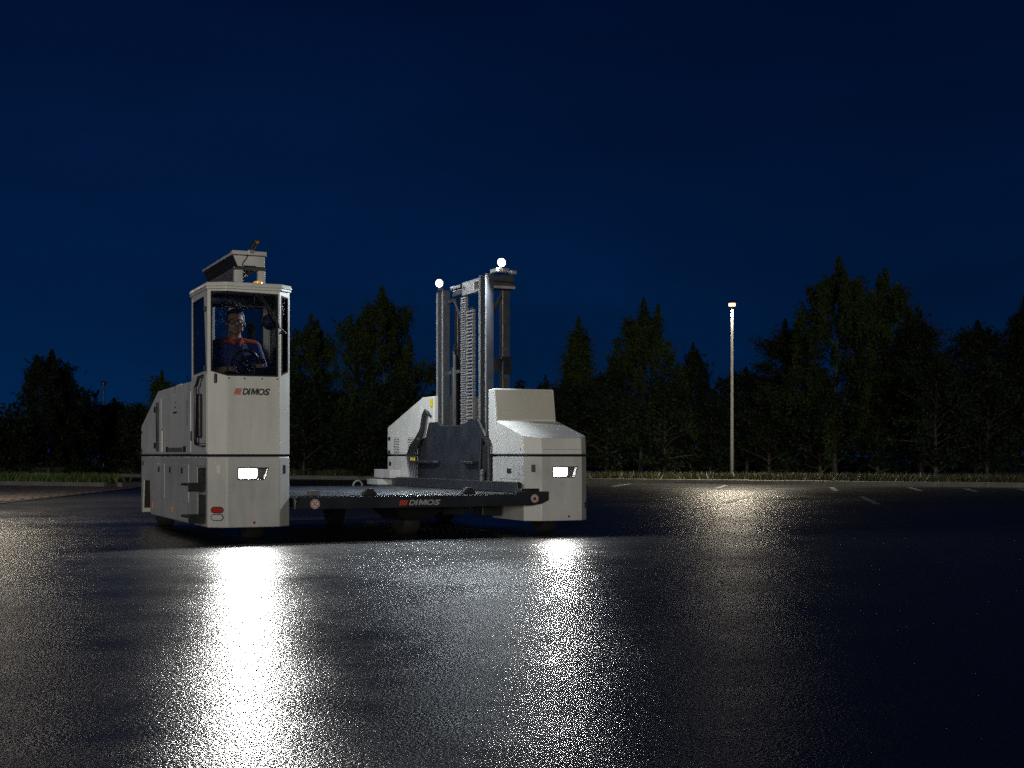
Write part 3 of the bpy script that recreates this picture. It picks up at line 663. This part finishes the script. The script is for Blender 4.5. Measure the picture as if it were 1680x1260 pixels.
# ---- gantry on the roof
gy0, gy1 = .33, 1.62
gan = B().poly3([(.335, gy0, 2.452), (.585, gy0, 2.452), (.585, gy1, 2.452), (.335, gy1, 2.452)], [(.29, gy0, 2.555), (.585, gy0, 2.555), (.585, gy1, 2.555), (.29, gy1, 2.555)]).obj('gantry', 'black', T, bevel=.004, label='raised gantry arm on posts above the cab roof')
B().poly3([(.338, gy0 - .006, 2.455), (.583, gy0 - .006, 2.455), (.583, gy0 - .001, 2.455), (.338, gy0 - .001, 2.455)], [(.297, gy0 - .006, 2.550), (.583, gy0 - .006, 2.550), (.583, gy0 - .001, 2.550), (.297, gy0 - .001, 2.550)]).obj('end_plate', 'white2', gan, bevel=.003)
B().box(.285, .592, gy0 - .03, gy0 + .06, 2.556, 2.592).obj('cross_bar', 'white2', gan, bevel=.004)
B().box(.28, .30, gy0 + .06, gy1, 2.556, 2.576).box(.575, .592, gy0 + .06, gy1, 2.556, 2.576).obj('edge_rail', 'steel', gan)
B().box(.30, .59, gy0 - .012, gy0 + .02, 2.424, 2.450).obj('lower_rail', 'grey_steel', gan, bevel=.003)
for x0, x1 in ((.31, .385), (.525, .588)):
    for y in (gy0, gy1 - .08):
        B().box(x0, x1, y, y + .06, 2.257 if y < .7 else 1.42, 2.424 if y < .7 else 2.452).obj('post', 'white2', gan, bevel=.004)
B().box(.322, .332, gy0 + .06, gy1 - .1, 2.30, 2.452).obj('side_sheet', 'black', gan)
B().tube([(.42, gy0 - .03, 2.56), (.415, gy0 - .012, 2.53), (.385, gy0 - .012, 2.49), (.375, gy0 - .012, 2.465), (.40, gy0 - .012, 2.458), (.50, gy0 - .012, 2.458)], .004, 6).obj('cable', 'black', gan)
cm_ = B()
cam_box = B().poly3([(.44, gy0 - .02, 2.598), (.475, gy0 - .02, 2.598), (.475, gy0 + .02, 2.598), (.44, gy0 + .02, 2.598)], [(.485, gy0 - .06, 2.70), (.53, gy0 - .06, 2.69), (.53, gy0 + .02, 2.69), (.485, gy0 + .02, 2.70)]).obj('camera_unit', 'black', T, bevel=.008)
B().box(.43, .48, gy0 - .034, gy0 + .03, 2.57, 2.602).obj('camera_bracket', 'steel', cam_box, bevel=.003)
B().cyl((.50, gy0 - .054, 2.668), (.503, gy0 - .066, 2.672), .011, n=12).obj('camera_lens', 'amber', cam_box)
be = B().lathe([(.045, 2.257), (.045, 2.275), (.040, 2.277), (.040, 2.300), (.02, 2.308)], (.48, .16, 0), 16).obj('beacon', 'beacon', T, smooth=True, label='small amber beacon on the cab roof')
# added unseen fill light on the gantry, brightens the panels facing the deck
wl = B().box(.590, .66, 1.44, 1.60, 2.27, 2.37).obj('added_fill_light', 'black', T, bevel=.008)
B().box(.6605, .664, 1.455, 1.585, 2.285, 2.355).obj('lens', 'wl', wl)
lamp('added_fill_beam', 'SPOT', wl, (.69, 1.52, 2.32), 215, (.86, .94, 1.0), .05, (1, .05, -.45), R(130), .7)
# ---- deck
dk = empty('deck'); dk.parent = T; dk['label'] = 'flat dark steel loading deck, wet'
fr_ = B().py([(.735, .285), (3.02, .285), (3.13, .30), (3.205, .335), (3.205, .418), (2.86, .418), (2.86, .392), (.735, .392)], -.132, -.106).obj('front_rail', 'anth', T, bevel=.004)
logo(fr_, 1.70, .308, .048, .405, -.132, 'greyprint')
for k in range(4):
    v0 = -.104 + k * .93
    B().box(.736, 2.925, v0, v0 + .923, .378, .401 + .0008 * (k % 2)).obj('deck_plate', 'deck', dk, bevel=.003)
B().box(.76, 2.92, .02, 3.55, .30, .376).obj('underframe', 'black', dk)
B().poly3([(1.86, .2, .155), (2.14, .2, .155), (2.14, .8, .155), (1.86, .8, .155)], [(1.72, .1, .299), (2.26, .1, .299), (2.26, .95, .299), (1.72, .95, .299)]).obj('centre_housing', 'black', dk, bevel=.008)
for u0, v0, wd in ((2.42, .6, .22), (2.68, .25, .20)):
    B().box(u0, u0 + wd, v0, v0 + .25, .18, .299).obj('support_leg', 'black', dk, bevel=.006)
for u0 in (1.389, 2.354):
    B().py([(u0 - .012, .402), (u0 + .112, .402), (u0 + .105, .425), (u0 + .078, .462), (u0 + .028, .462), (u0 - .005, .425)], -.10, -.02).obj('rubber_stop', 'rubber', dk, bevel=.006)
B().box(.90, .985, -.03, .06, .402, .446).obj('stop_block', 'galv', dk, bevel=.004)
B().tube([(2.5 + .055 * math.cos(a), 3.62, .40 + .06 * math.sin(a)) for a in [PI * k / 10 for k in range(11)]], .012, 8).obj('lashing_ring', 'galv', dk, smooth=True)
gb = B().box(2.932, 2.978, .0, 3.65, .4035, .505).obj('guide_beam', 'anth', T, bevel=.004)
for v in (.42, 2.38): 
    for k in range(3): B().cyl((2.926, v, .425 + k * .026), (2.934, v, .425 + k * .026), .006, n=8).obj('bolt', 'chrome', gb)
B().box(2.93, 3.12, -.10, -.02, .402, .445).obj('end_block', 'dark', dk, bevel=.004)
rc = B()
for k in range(5): rc.tube([(.735 + .004 * k, -.14, .33 + .016 * k), (.742, -.16 - .004 * (k % 2), .338 + .016 * k), (.735, -.17, .35 + .012 * k)], .006, 6)
rc.obj('coupling', 'chrome', dk)
rng2 = random.Random(8)
# round signs on the rail
def sign(u, z, r, kind):
    b = B(); b.cyl((u, -.1325, z), (u, -.134, z), r, n=24); s_ = b.obj('safety_sign', 'clearlens', T)
    P = [(u + r * .92 * math.cos(2 * PI * k / 20), -.134, z + r * .92 * math.sin(2 * PI * k / 20)) for k in range(20)]
    B().ring(P, r * .17, (0, -1, 0), -.0004, .0010).obj('sign_ring', 'red', s_)
    if kind == 'no':
        B().slab([(u - r * .62, -.134, z + r * .50), (u - r * .50, -.134, z + r * .62), (u + r * .62, -.134, z - r * .50), (u + r * .50, -.134, z - r * .62)], (0, -1, 0), 0, .0009).obj('sign_bar', 'red', s_)
        B().slab([(u - r * .30, -.134, z - r * .45), (u - r * .15, -.134, z - r * .45), (u - r * .12, -.134, z), (u - r * .22, -.134, z + r * .12), (u - r * .36, -.134, z - r * .1)], (0, -1, 0), 0, .0006).cyl((u + r * .25, -.134, z + r * .3), (u + r * .25, -.1344, z + r * .3), r * .16, n=10).obj('sign_pictogram', 'print', s_)
    else:
        B().slab([(u - r * .4, -.134, z - r * .45), (u + r * .45, -.134, z - r * .45), (u + r * .35, -.134, z + r * .2), (u, -.134, z + r * .5), (u - r * .4, -.134, z + r * .25)], (0, -1, 0), 0, .0006).obj('sign_pictogram', 'print', s_)
sign(.919, .331, .043, 'no'); sign(3.055, .352, .040, 'do')
# ---- hood unit (right)
RP = [(3.0, .75), (3.0, 0), (3.143, -.1), (3.57, -.1), (3.669, 0), (3.669, .75)]
cut = B(); headcut(cut, 3.262)
rl = B().pz(RP, .135, .748).obj('lower_body', 'white2', T, bevel=.010, cut=cut, label='light grey lower body of the hood unit')
B().px([(2.42, .135), (2.42, .748), (4.0, .748), (4.0, .40), (3.5, .135)], 3.0, 3.669).obj('lower_body', 'white2', T, bevel=.010, label='rear lower body of the hood unit')
B().box(3.03, 3.64, .0, .72, .746, .772).obj('seam_filler', 'black', T); B().box(3.03, 3.64, 2.46, 3.97, .746, .772).obj('seam_filler', 'black', T)
B().box(3.48, 3.66, .755, 2.415, .15, 1.05).box(3.02, 3.475, .76, 2.41, .18, .42).obj('mast_bay', 'dark', T)
plate(rl, [(.09, .53), (.555, .53), (.555, .685), (.09, .685)], 'white2', 3.0, name='access_panel')
B().box(2.990, 2.996, .28, .37, .585, .632).obj('latch', 'black', rl)
b2 = (3.0, 0); fnr = Vector((-.1, -.143, 0)).normalized(); dr = Vector((.143, -.1, 0)).normalized()
def facetr(u, z): p = Vector((3.0, 0, 0)) + dr * u; return (p.x, p.y, z)
B().slab([facetr(.075, .60), facetr(.115, .60), facetr(.115, .672), facetr(.075, .672)], fnr, -.002, .003).obj('handle_slot', 'dark', rl)
B().box(3.42, 3.44, -.104, -.099, .165, .185).obj('reflector', 'redlens', rl)
B().slab([(3.63, -.04, .25), (3.65, -.02, .25), (3.65, -.02, .31), (3.63, -.04, .31)], (.1, -.1, 0), -.002, .004).obj('handle_slot', 'black', rl)
hd = B()
lo = [(3.0, .66, .770), (3.0, 0, .770), (3.143, -.1, .770), (3.57, -.1, .770), (3.669, 0, .770), (3.669, .66, .770)]
hi = [(3.0, .654, 1.108), (3.0, .02, .952), (3.143, -.082, .926), (3.57, -.082, .926), (3.669, .02, .952), (3.669, .654, 1.108)]
hd.poly3(lo, hi); hood = hd.obj('front_hood', 'white', T, bevel=.010, label='faceted white hood with sloping top')
blk = B().px([(.656, .770), (.656, 1.108), (.712, 1.43), (.86, 1.425), (.86, .770)], 3.0, 3.66).obj('hood_tower', 'white', T, bevel=.010)
sn = Vector((0, -.322, .056)).normalized()
B().slab([(3.012, .660, 1.118), (3.650, .660, 1.118), (3.640, .710, 1.418), (3.006, .710, 1.418)], sn, -.001, .005).obj('steel_screen', 'brushed', blk, bevel=.002)
B().box(3.15, 3.565, -.1012, -.098, .815, .817).obj('hood_joint', 'print', hood)
B().cyl((2.9985, .07, .815), (3.002, .07, .815), .012, n=10).obj('hood_lock', 'black', hood)
rb = B().px([(2.42, .770), (2.42, 1.42), (2.78, 1.42), (4.0, 1.10), (4.0, .770)], 3.0, 3.66).obj('rear_hood', 'white', T, bevel=.012, label='low sloping white hood with two louvred vents')
plate(rb, [(2.80, .79), (3.985, .79), (3.985, 1.012), (2.80, 1.308)], 'white', 3.0)
B().box(2.990, 2.998, 2.43, 2.505, 1.30, 1.392).obj('warning_sticker', 'yellow', rb)
for zz in (.962, .80): B().box(2.986, 2.996, 3.885, 3.945, zz - .02, zz + .02).obj('latch', 'black', rb)
for v0 in (3.555, 3.05):
    ve = B().box(2.9935, 2.9948, v0, v0 + .20, .79, .968).obj('vent', 'black', T)
    sm = None
    for k in range(9):
        z = .795 + k * .0195
        o = B().poly3([(2.982, v0 - .004, z), (2.994, v0 - .004, z + .003), (2.994, v0 + .204, z + .003), (2.982, v0 + .204, z)], [(2.984, v0 - .004, z + .004), (2.994, v0 - .004, z + .012), (2.994, v0 + .204, z + .012), (2.984, v0 + .204, z + .004)]).obj('slat', 'white', ve) if sm is None else sm.copy()
        if sm is None: sm = o
        else: C.objects.link(o); o.location.z = k * .0195; o.parent = ve
B().box(2.992, 2.999, 3.865, 3.93, .635, .685).obj('latch', 'black', T)
B().box(2.86, 2.998, 3.50, 4.10, .49, .592).box(2.82, 2.998, 3.83, 4.26, .405, .474).obj('corner_step', 'white2', T, bevel=.006)
# ---- mast
ms = empty('mast'); ms.parent = T; ms['label'] = 'upright lift mast with steel channels, chains and two lit lamps'
def chan(v0, v1, z1, u=3.05):
    o = B().pz([(u, v0), (u + .085, v0), (u + .085, v1), (u, v1), (u, v1 - .035), (u + .055, v1 - .035), (u + .055, v0 + .035), (u, v0 + .035)], .42, z1).obj('mast_channel', 'grey_steel', ms, bevel=.003)
    B().box(u - .004, u + .012, v0 + .002, v0 + .020, .44, z1 - .02).box(u - .004, u + .012, v1 - .020, v1 - .002, .44, z1 - .02).obj('guide_rail', 'steel', ms)
chan(1.035, 1.225, 2.625); chan(2.265, 2.455, 2.585)
for u0, v0, zt in ((3.27, 1.12, 2.47), (3.26, 2.36, 2.42)): B().box(u0, u0 + .085, v0, v0 + .085, .8, zt).obj('rear_post', 'grey_steel', ms, bevel=.005)
B().py([(3.115, 2.475), (3.375, 2.475), (3.375, 2.60), (3.36, 2.63), (3.115, 2.60)], 1.06, 1.20).obj('head_beam', 'grey_steel', ms, bevel=.005)
B().box(3.12, 3.38, 1.045, 1.058, 2.478, 2.505).obj('beam_flange', 'steel', ms)
B().tube([(3.13, 1.052, 2.55), (3.30, 1.05, 2.55), (3.37, 1.045, 2.535), (3.385, 1.05, 2.50)], .006, 6).obj('cable', 'black', ms)
B().tube([(3.29, 1.14, 2.47), (3.15, 1.14, 2.20)], .020, 4).obj('brace', 'grey_steel', ms)
B().tube([(3.10, 2.05, 2.46), (3.10, 1.72, 2.10)], .018, 4).obj('brace', 'grey_steel', ms)
cut = B().box(3.0, 3.2, 1.265, 1.40, 2.495, 2.570)
B().box(3.062, 3.12, 1.228, 1.72, 2.465, 2.605).obj('crosshead', 'steel', ms, bevel=.004, cut=cut)
B().box(3.07, 3.13, 1.722, 2.02, 2.49, 2.545).box(3.07, 3.15, 1.80, 2.10, 2.56, 2.60).obj('crosshead_arm', 'grey_steel', ms, bevel=.004)
B().box(3.09, 3.14, 2.0, 2.264, 2.43, 2.47).obj('crosshead_tie', 'dark', ms, bevel=.003)
B().cyl((3.055, 1.66, 2.54), (3.064, 1.66, 2.54), .018, n=12).obj('pin', 'chrome', ms)
B().box(3.135, 3.30, 1.07, 1.11, 1.62, 1.76).box(3.25, 3.37, 1.105, 1.118, 1.60, 1.78).obj('sensor_bracket', 'anth', ms, bevel=.004)
for z in (1.72, 1.67, 1.64): B().cyl((3.30, 1.105, z), (3.30, 1.095, z), .012, n=10).obj('bolt', 'chrome', ms)
B().tube([(3.27, 1.08, 1.76), (3.25, 1.07, 1.70), (3.255, 1.07, 1.30), (3.26, 1.07, 1.05)], .006, 6).obj('cable', 'galv', ms)
B().box(3.12, 3.16, 1.70, 2.36, 1.655, 1.69).obj('tie_bar', 'grey_steel', ms)
B().cyl((3.14, 2.12, .5), (3.14, 2.12, 1.72), .045).cyl((3.14, 2.12, 1.72), (3.14, 2.12, 1.86), .03).obj('lift_cylinder', 'black', ms, smooth=True)
B().tube([(3.14, 2.17, 1.70), (3.14, 2.18, 1.90), (3.14, 2.13, 1.97), (3.14, 2.07, 1.97)], .010, 8).tube([(3.13, 2.13, 1.74), (3.13, 2.13, 1.90), (3.13, 2.09, 1.94), (3.13, 2.05, 1.92)], .009, 8).obj('hose_loop', 'hose', ms, smooth=True)
# link chains: too many to be single parts
def chain(v0, v1, z0, z1, pitch, nm):
    b = B(); w_ = v1 - v0; n_ = int((z1 - z0) / pitch)
    for k in range(n_):
        z = z0 + k * pitch; o_ = .004 if k % 2 else 0
        for vv in (v0, v1 - .012): b.box(3.018 + o_, 3.05 + o_, vv, vv + .012, z, z + pitch * .86)
        b.cyl((3.022 + o_, v0, z + pitch * .43), (3.022 + o_, v1, z + pitch * .43), pitch * .24, n=6)
    o = b.obj(nm, 'steel', ms); o['kind'] = 'stuff'; return o
chain(1.53, 1.655, 1.09, 2.46, .0245, 'leaf_chain'); 
c2 = chain(1.325, 1.50, 1.10, 2.30, .036, 'cable_chain')
b = B()
for k in range(34): b.box(3.035, 3.05, 1.34, 1.485, 1.10 + k * .036, 1.122 + k * .036)
b.box(3.045, 3.052, 1.54, 1.645, 1.09, 2.45); o = b.obj('chain_backing', 'black', ms)
# carriage
cp_ = B().px([(2.60, .46), (2.62, .98), (2.53, 1.128), (2.25, 1.13), (2.16, 1.085), (1.53, 1.075), (1.35, 1.132), (1.13, 1.14), (1.02, .93), (1.02, .46)], 2.985, 3.013).obj('carriage_plate', 'anth', T, bevel=.004, label='wide dark grey carriage plate at the foot of the mast')
B().px([(1.015, .46), (1.015, .93), (1.10, 1.13), (1.055, 1.13), (.76, .885), (.76, .46), (.80, .46), (.80, .86), (.95, .95), (.985, .46)], 2.955, 2.984).obj('cheek_plate', 'anth', cp_, bevel=.003)
B().px([(2.605, .46), (2.63, .97), (2.90, .92), (2.90, .46)], 2.99, 3.02).obj('cheek_plate', 'black', cp_, bevel=.003)
B().box(2.965, 2.985, .83, .93, .47, .86).obj('strut', 'black', cp_)
for z in (.585, .525): B().lathe([(.034, -.02), (.034, 0), (.014, .001), (.012, .012)], (2.948, .875, z), 16, 'x').obj('roller', 'galv', cp_, smooth=True)
for v, z in ((2.45, 1.07), (1.20, 1.06), (1.20, 1.03)): B().cyl((2.984, v, z), (2.980, v, z), .010, n=8).obj('bolt', 'chrome', cp_)
for v0, v1, tip in ((2.90, 2.17, 1), (1.06, 1.46, -1)):
    B().pz([(2.90, v0), (2.984, v0), (2.984, v1), (2.955, v1 + .0), (2.915, v1 + .05 * tip), (2.90, v1 + .12 * tip)], .672, .700).obj('support_arm', 'dark', cp_, bevel=.005)
for k in range(5):
    dv = .05 * k; r_ = .012
    pts = [(2.97, 2.50 - .01 * k, 1.20), (2.965, 2.52 + .02 * k, 1.245 + .006 * k), (2.96, 2.58 + .02 * k, 1.22), (2.955, 2.64 + .02 * k, 1.05), (2.95, 2.72 + .045 * k, .93), (2.945, 2.80 + .06 * k, .86), (2.945, 2.84 + .075 * k, .76), (2.945, 2.84 + .06 * k, .62), (2.945, 2.82 + .05 * k, .50)]
    B().tube(pts, r_, 7).obj('hose', 'hose', cp_, smooth=True)
for k in range(3): B().box(2.932, 2.952, 2.86 + k * .055, 2.885 + k * .055, .70, .735).obj('hose_tag', 'yellow', cp_)
B().box(2.935, 2.975, 2.72, 2.78, .93, .96).obj('hose_clip', 'green', cp_)
# mast lamps
def worklamp(pos, d, power, nm_label):
    p = Vector(pos); dn = Vector(d).normalized(); q = dn.to_track_quat('Z', 'Y')
    dn = Vector((-.66, -.72, -.20)).normalized(); q = dn.to_track_quat('Z', 'Y'); b = B(); b.cyl(p - dn * .05, p - dn * .01, .036, .05, 18); h = b.obj('mast_lamp', 'black', T, smooth=True, label=nm_label)
    b = B(); b.sph(p - dn * .008, 0.040, (1, 1, .6), 16, 8, q.to_matrix()); b.obj('lens', 'wl', h, smooth=True)
    lamp('mast_lamp_light', 'SPOT', h, p + dn * .045, power, (.84, .93, 1.0), .04, d, R(118), .7)
worklamp((3.0, 2.25, 2.655), (-1, -.12, -.85), 310, 'lit lamp on the far mast channel')
worklamp((3.16, .90, 2.720), (-1, -.16, -.85), 310, 'lit lamp on the near mast channel')
B().box(3.02, 3.06, 2.27, 2.33, 2.585, 2.64).obj('lamp_bracket', 'grey_steel', ms)
B().box(3.12, 3.26, .92, 1.10, 2.632, 2.67).box(3.34, 3.40, 1.05, 1.12, 2.632, 2.67).obj('lamp_bracket', 'steel', ms, bevel=.004)
# ---- wheels
def wheel(u, v, r=.17, wd=.16):
    t_ = B().lathe([(r * .55, -wd / 2), (r * .93, -wd / 2), (r, -wd * .36), (r, wd * .36), (r * .93, wd / 2), (r * .55, wd / 2)], (u, v, r), 28, 'x').obj('wheel', 'rubber', T, smooth=True)
    B().lathe([(r * .2, -wd * .42), (r * .54, -wd * .45), (r * .54, wd * .45), (r * .2, wd * .42)], (u, v, r), 20, 'x').obj('rim', 'grey_steel', t_, smooth=True)
for u, v in ((.20, 3.21), (.52, .55), (3.42, .42), (3.35, 3.0), (2.0, .5), (2.0, 2.9)): wheel(u, v)

# ================================================================== DRIVER  (built in the cab's local frame, facing -y)
M['skin'] = mat('skin', (.40, .24, .17), .5, var=.08, vscale=30)
M['hair'] = mat('short_dark_hair', (.035, .030, .028), .6, var=.3, vscale=60)
def shirtmat():
    m = mat('blue_shirt_orange_yoke', (.045, .05, .20), .8, bump=.2, bscale=120)
    n = m.node_tree; b = n.nodes['Principled BSDF']; co = n.nodes.new('ShaderNodeTexCoord'); sp = n.nodes.new('ShaderNodeSeparateXYZ')
    n.links.new(co.outputs['Object'], sp.inputs[0])
    gt = n.nodes.new('ShaderNodeMath'); gt.operation = 'GREATER_THAN'; gt.inputs[1].default_value = 1.768; n.links.new(sp.outputs['Z'], gt.inputs[0])
    mx_ = n.nodes.new('ShaderNodeMix'); mx_.data_type = 'RGBA'; n.links.new(gt.outputs[0], mx_.inputs[0])
    mx_.inputs[6].default_value = (.045, .05, .20, 1); mx_.inputs[7].default_value = (.50, .085, .03, 1)
    n.links.new(mx_.outputs[2], b.inputs['Base Color']); return m
M['shirt'] = shirtmat()
M['collar'] = mat('orange_collar', (.72, .13, .04), .8)
M['trousers'] = mat('navy_trousers', (.02, .022, .05), .85)
M['eyew'] = mat('eye_white', (.7, .7, .68), .3)
def caps(b, p0, p1, r0, r1, n=12):
    p0, p1 = Vector(p0), Vector(p1); b.sph(p0, r0, u=n, v=8); b.sph(p1, r1, u=n, v=8); b.cyl(p0, p1, r0, r1, n)
def remesh(b, name, m, parent, vox, smooth=4):
    me = b.mesh(name); o = bpy.data.objects.new(name, me); C.objects.link(o); me.materials.append(M[m])
    md = o.modifiers.new('r', 'REMESH'); md.mode = 'VOXEL'; md.voxel_size = vox; md.use_smooth_shade = True
    md = o.modifiers.new('s', 'SMOOTH'); md.iterations = smooth; md.factor = .5
    ev = bpy.data.meshes.new_from_object(o.evaluated_get(bpy.context.evaluated_depsgraph_get())); o.modifiers.clear(); o.data = ev; ev.name = name
    for p in ev.polygons: p.use_smooth = True
    if not ev.materials: ev.materials.append(M[m])
    bpy.data.meshes.remove(me)
    if parent: o.parent = parent
    return o
cx = .325; hy = .37
Pn = empty('person', (-2.63, 11.84, 0), R(24), 'driver in blue shirt with orange shoulders and glasses, seated in the cab', 'person')
hc = Vector((cx, hy, 1.948))
rot = Matrix.Rotation(R(-9), 3, 'Z')
def H(x, y, z): return hc + rot @ Vector((x, y, z))
b = B()
b.sph(H(0, .01, .030), .088, (.88, 1.08, 1.0), 20, 14, rot); b.sph(H(0, -.018, -.035), .070, (.92, 1.0, 1.12), 18, 12, rot)
b.sph(H(0, -.050, -.082), .034, (1.15, .9, .8), 12, 8, rot)                        # chin
b.sph(H(0, -.086, .022), .030, (1.5, .5, .5), 12, 8, rot)                          # brow
caps(b, H(0, -.090, .012), H(0, -.108, -.026), .009, .015)                         # nose
for s_ in (-1, 1):
    b.sph(H(.040 * s_, -.066, -.028), .026, (1, .7, 1), 10, 8, rot)                # cheeks
    b.sph(H(.082 * s_, .012, -.008), .028, (.35, .7, 1.05), 10, 8, rot)            # ears
    b.sph(H(.045 * s_, -.058, -.066), .024, u=10, v=8)                             # jaw
b.sph(H(0, -.090, -.052), .013, (1.9, .6, .5), 10, 8, rot); b.sph(H(0, -.088, -.062), .012, (1.7, .6, .55), 10, 8, rot)   # lips
caps(b, (cx, hy + .02, 1.80), H(0, .02, -.05), .054, .052)                         # neck
b.sph((cx, hy + .02, 1.66), .13, (1.25, .80, 1.15)); b.sph((cx, hy + .02, 1.45), .125, (1.15, .85, 1.3)); b.sph((cx, hy + .04, 1.27), .13, (1.2, .95, .8))
for s_ in (-1, 1):
    sh = Vector((cx + .175 * s_, hy + .01, 1.735)); eb = Vector((cx + .245 * s_, hy - .03, 1.50)) if s_ > 0 else Vector((cx - .225, hy - .04, 1.50))
    wr = Vector((cx + (.165 if s_ > 0 else -.115), hy - .235, 1.545 if s_ > 0 else 1.52))
    caps(b, (cx + .10 * s_, hy + .01, 1.745), sh, .055, .052); caps(b, sh, eb, .047, .038); caps(b, eb, wr, .038, .026)
    dr_ = (wr - eb).normalized(); kn = wr + dr_ * .045; side = Vector((1, 0, 0)) * s_
    b.sph(wr + dr_ * .03, .036, (.95, .95, .55), 12, 8)                            # palm
    for f_ in range(4):
        ba = kn + side * (.027 - .018 * f_) + Vector((0, -.012, .006)); ln = (.024, .028, .027, .021)[f_]
        m1 = ba + Vector((0, -ln, -.004)); m2 = m1 + Vector((-.004 * s_, -.004, -ln)); m3 = m2 + Vector((-.003 * s_, ln * .7, -.006))
        caps(b, ba, m1, .0085, .0082, 8); caps(b, m1, m2, .0082, .0078, 8); caps(b, m2, m3, .0078, .007, 8)
    tb_ = wr + dr_ * .025 - side * .030; caps(b, tb_, tb_ + Vector((-.012 * s_, -.025, .008)), .0105, .0095, 8); caps(b, tb_ + Vector((-.012 * s_, -.025, .008)), tb_ + Vector((-.008 * s_, -.048, -.002)), .0095, .008, 8)
    hp = Vector((cx + .085 * s_, hy + .02, 1.235)); kne = Vector((cx + .10 * s_, hy - .30, 1.24)); an = Vector((cx + .10 * s_, hy - .25, 1.055))
    caps(b, hp, kne, .075, .055)
    caps(b, kne, an, .05, .038); caps(b, an, an + Vector((0, -.04, -.015)), .036, .03)
remesh(b, 'body', 'skin', Pn, .0062)
b = B()
b.sph((cx, hy + .02, 1.655), .145, (1.27, .82, 1.10), 20, 14); b.sph((cx, hy + .02, 1.45), .135, (1.20, .90, 1.35), 20, 14)
for s_ in (-1, 1):
    sh = Vector((cx + .175 * s_, hy + .01, 1.735)); eb = Vector((cx + .245 * s_, hy - .03, 1.50)) if s_ > 0 else Vector((cx - .225, hy - .04, 1.50))
    caps(b, (cx + .07 * s_, hy + .012, 1.757), sh, .060, .062); caps(b, sh, sh.lerp(eb, .72), .062, .062)
remesh(b, 'shirt', 'shirt', Pn, .0085, 5)
b = B()
for s_ in (-1, 1):
    b.poly3([(cx + .015 * s_, hy - .095, 1.735), (cx + .065 * s_, hy - .062, 1.770), (cx + .072 * s_, hy + .02, 1.80), (cx + .06 * s_, hy + .06, 1.80)],
            [(cx + .022 * s_, hy - .078, 1.770), (cx + .050 * s_, hy - .045, 1.815), (cx + .062 * s_, hy + .02, 1.832), (cx + .05 * s_, hy + .05, 1.832)])
b.obj('collar', 'collar', Pn, bevel=.004)
b = B()
for s_ in (-1, 1):
    hp = Vector((cx + .085 * s_, hy + .02, 1.235)); kne = Vector((cx + .10 * s_, hy - .30, 1.24)); an = Vector((cx + .10 * s_, hy - .25, 1.09))
    caps(b, hp, kne, .085, .065); caps(b, kne, an, .06, .05)
b.sph((cx, hy + .04, 1.26), .14, (1.2, .95, .8)); remesh(b, 'trousers', 'trousers', Pn, .01, 3)
b = B(); b.sph(H(0, .018, .042), .092, (.92, 1.08, 1.0), 24, 16, rot)
bmesh.ops.delete(b.bm, geom=[v for v in b.bm.verts if (rot.inverted() @ (v.co - hc)).z < (.062 if (rot.inverted() @ (v.co - hc)).y < -.045 else .02 if (rot.inverted() @ (v.co - hc)).y < .02 else -.04)], context='VERTS')
b.obj('hair', 'hair', Pn, smooth=True)
g = B()
for s_ in (-1, 1):
    pts = [H(.034 * s_ + .026 * math.cos(2 * PI * k / 14), -.100, .003 + .018 * math.sin(2 * PI * k / 14)) for k in range(15)]
    g.tube(pts, .0032, 5); g.tube([H(.060 * s_, -.097, .008), H(.084 * s_, -.04, .008), H(.086 * s_, .01, .004)], .0028, 5)
g.tube([H(-.010, -.102, .006), H(.010, -.102, .006)], .003, 5); g.obj('glasses', 'black', Pn)
for s_ in (-1, 1):
    e_ = B().sph(H(.033 * s_, -.080, .004), .012, u=10, v=8).obj('eye', 'eyew', Pn, smooth=True)
    B().sph(H(.033 * s_, -.0885, .004), .0055, u=8, v=6).obj('iris', 'black', e_, smooth=True)
B().box(cx + .05, cx + .12, hy - .128, hy - .118, 1.655, 1.665).obj('pocket_badge', 'clearlens', Pn)

# ================================================================== FALLEN LEAVES on the wet asphalt
for x, y in ((1105, 1011),):
    d_ = 2250 * .76 / (y - 747); X_ = at(x, d_); rr_ = random.Random(x)
    b = B(); a = rr_.uniform(0, 6)
    pts = [(X_ + .013 * math.cos(a + k * PI / 3) * (1.5 if k % 3 == 0 else .7), d_ + .013 * math.sin(a + k * PI / 3) * (1.5 if k % 3 == 0 else .7)) for k in range(6)]
    b.poly3([(p[0], p[1], .004) for p in pts], [(p[0], p[1], .008 + .006 * (k % 2)) for k, p in enumerate(pts)])
    o = b.obj('fallen_leaf', 'bark'); tag(o, 'tiny dark leaf lying in the left headlight reflection' if x < 600 else 'tiny dark leaf on the dim asphalt at right', 'leaf', 'fallen leaves on the asphalt')
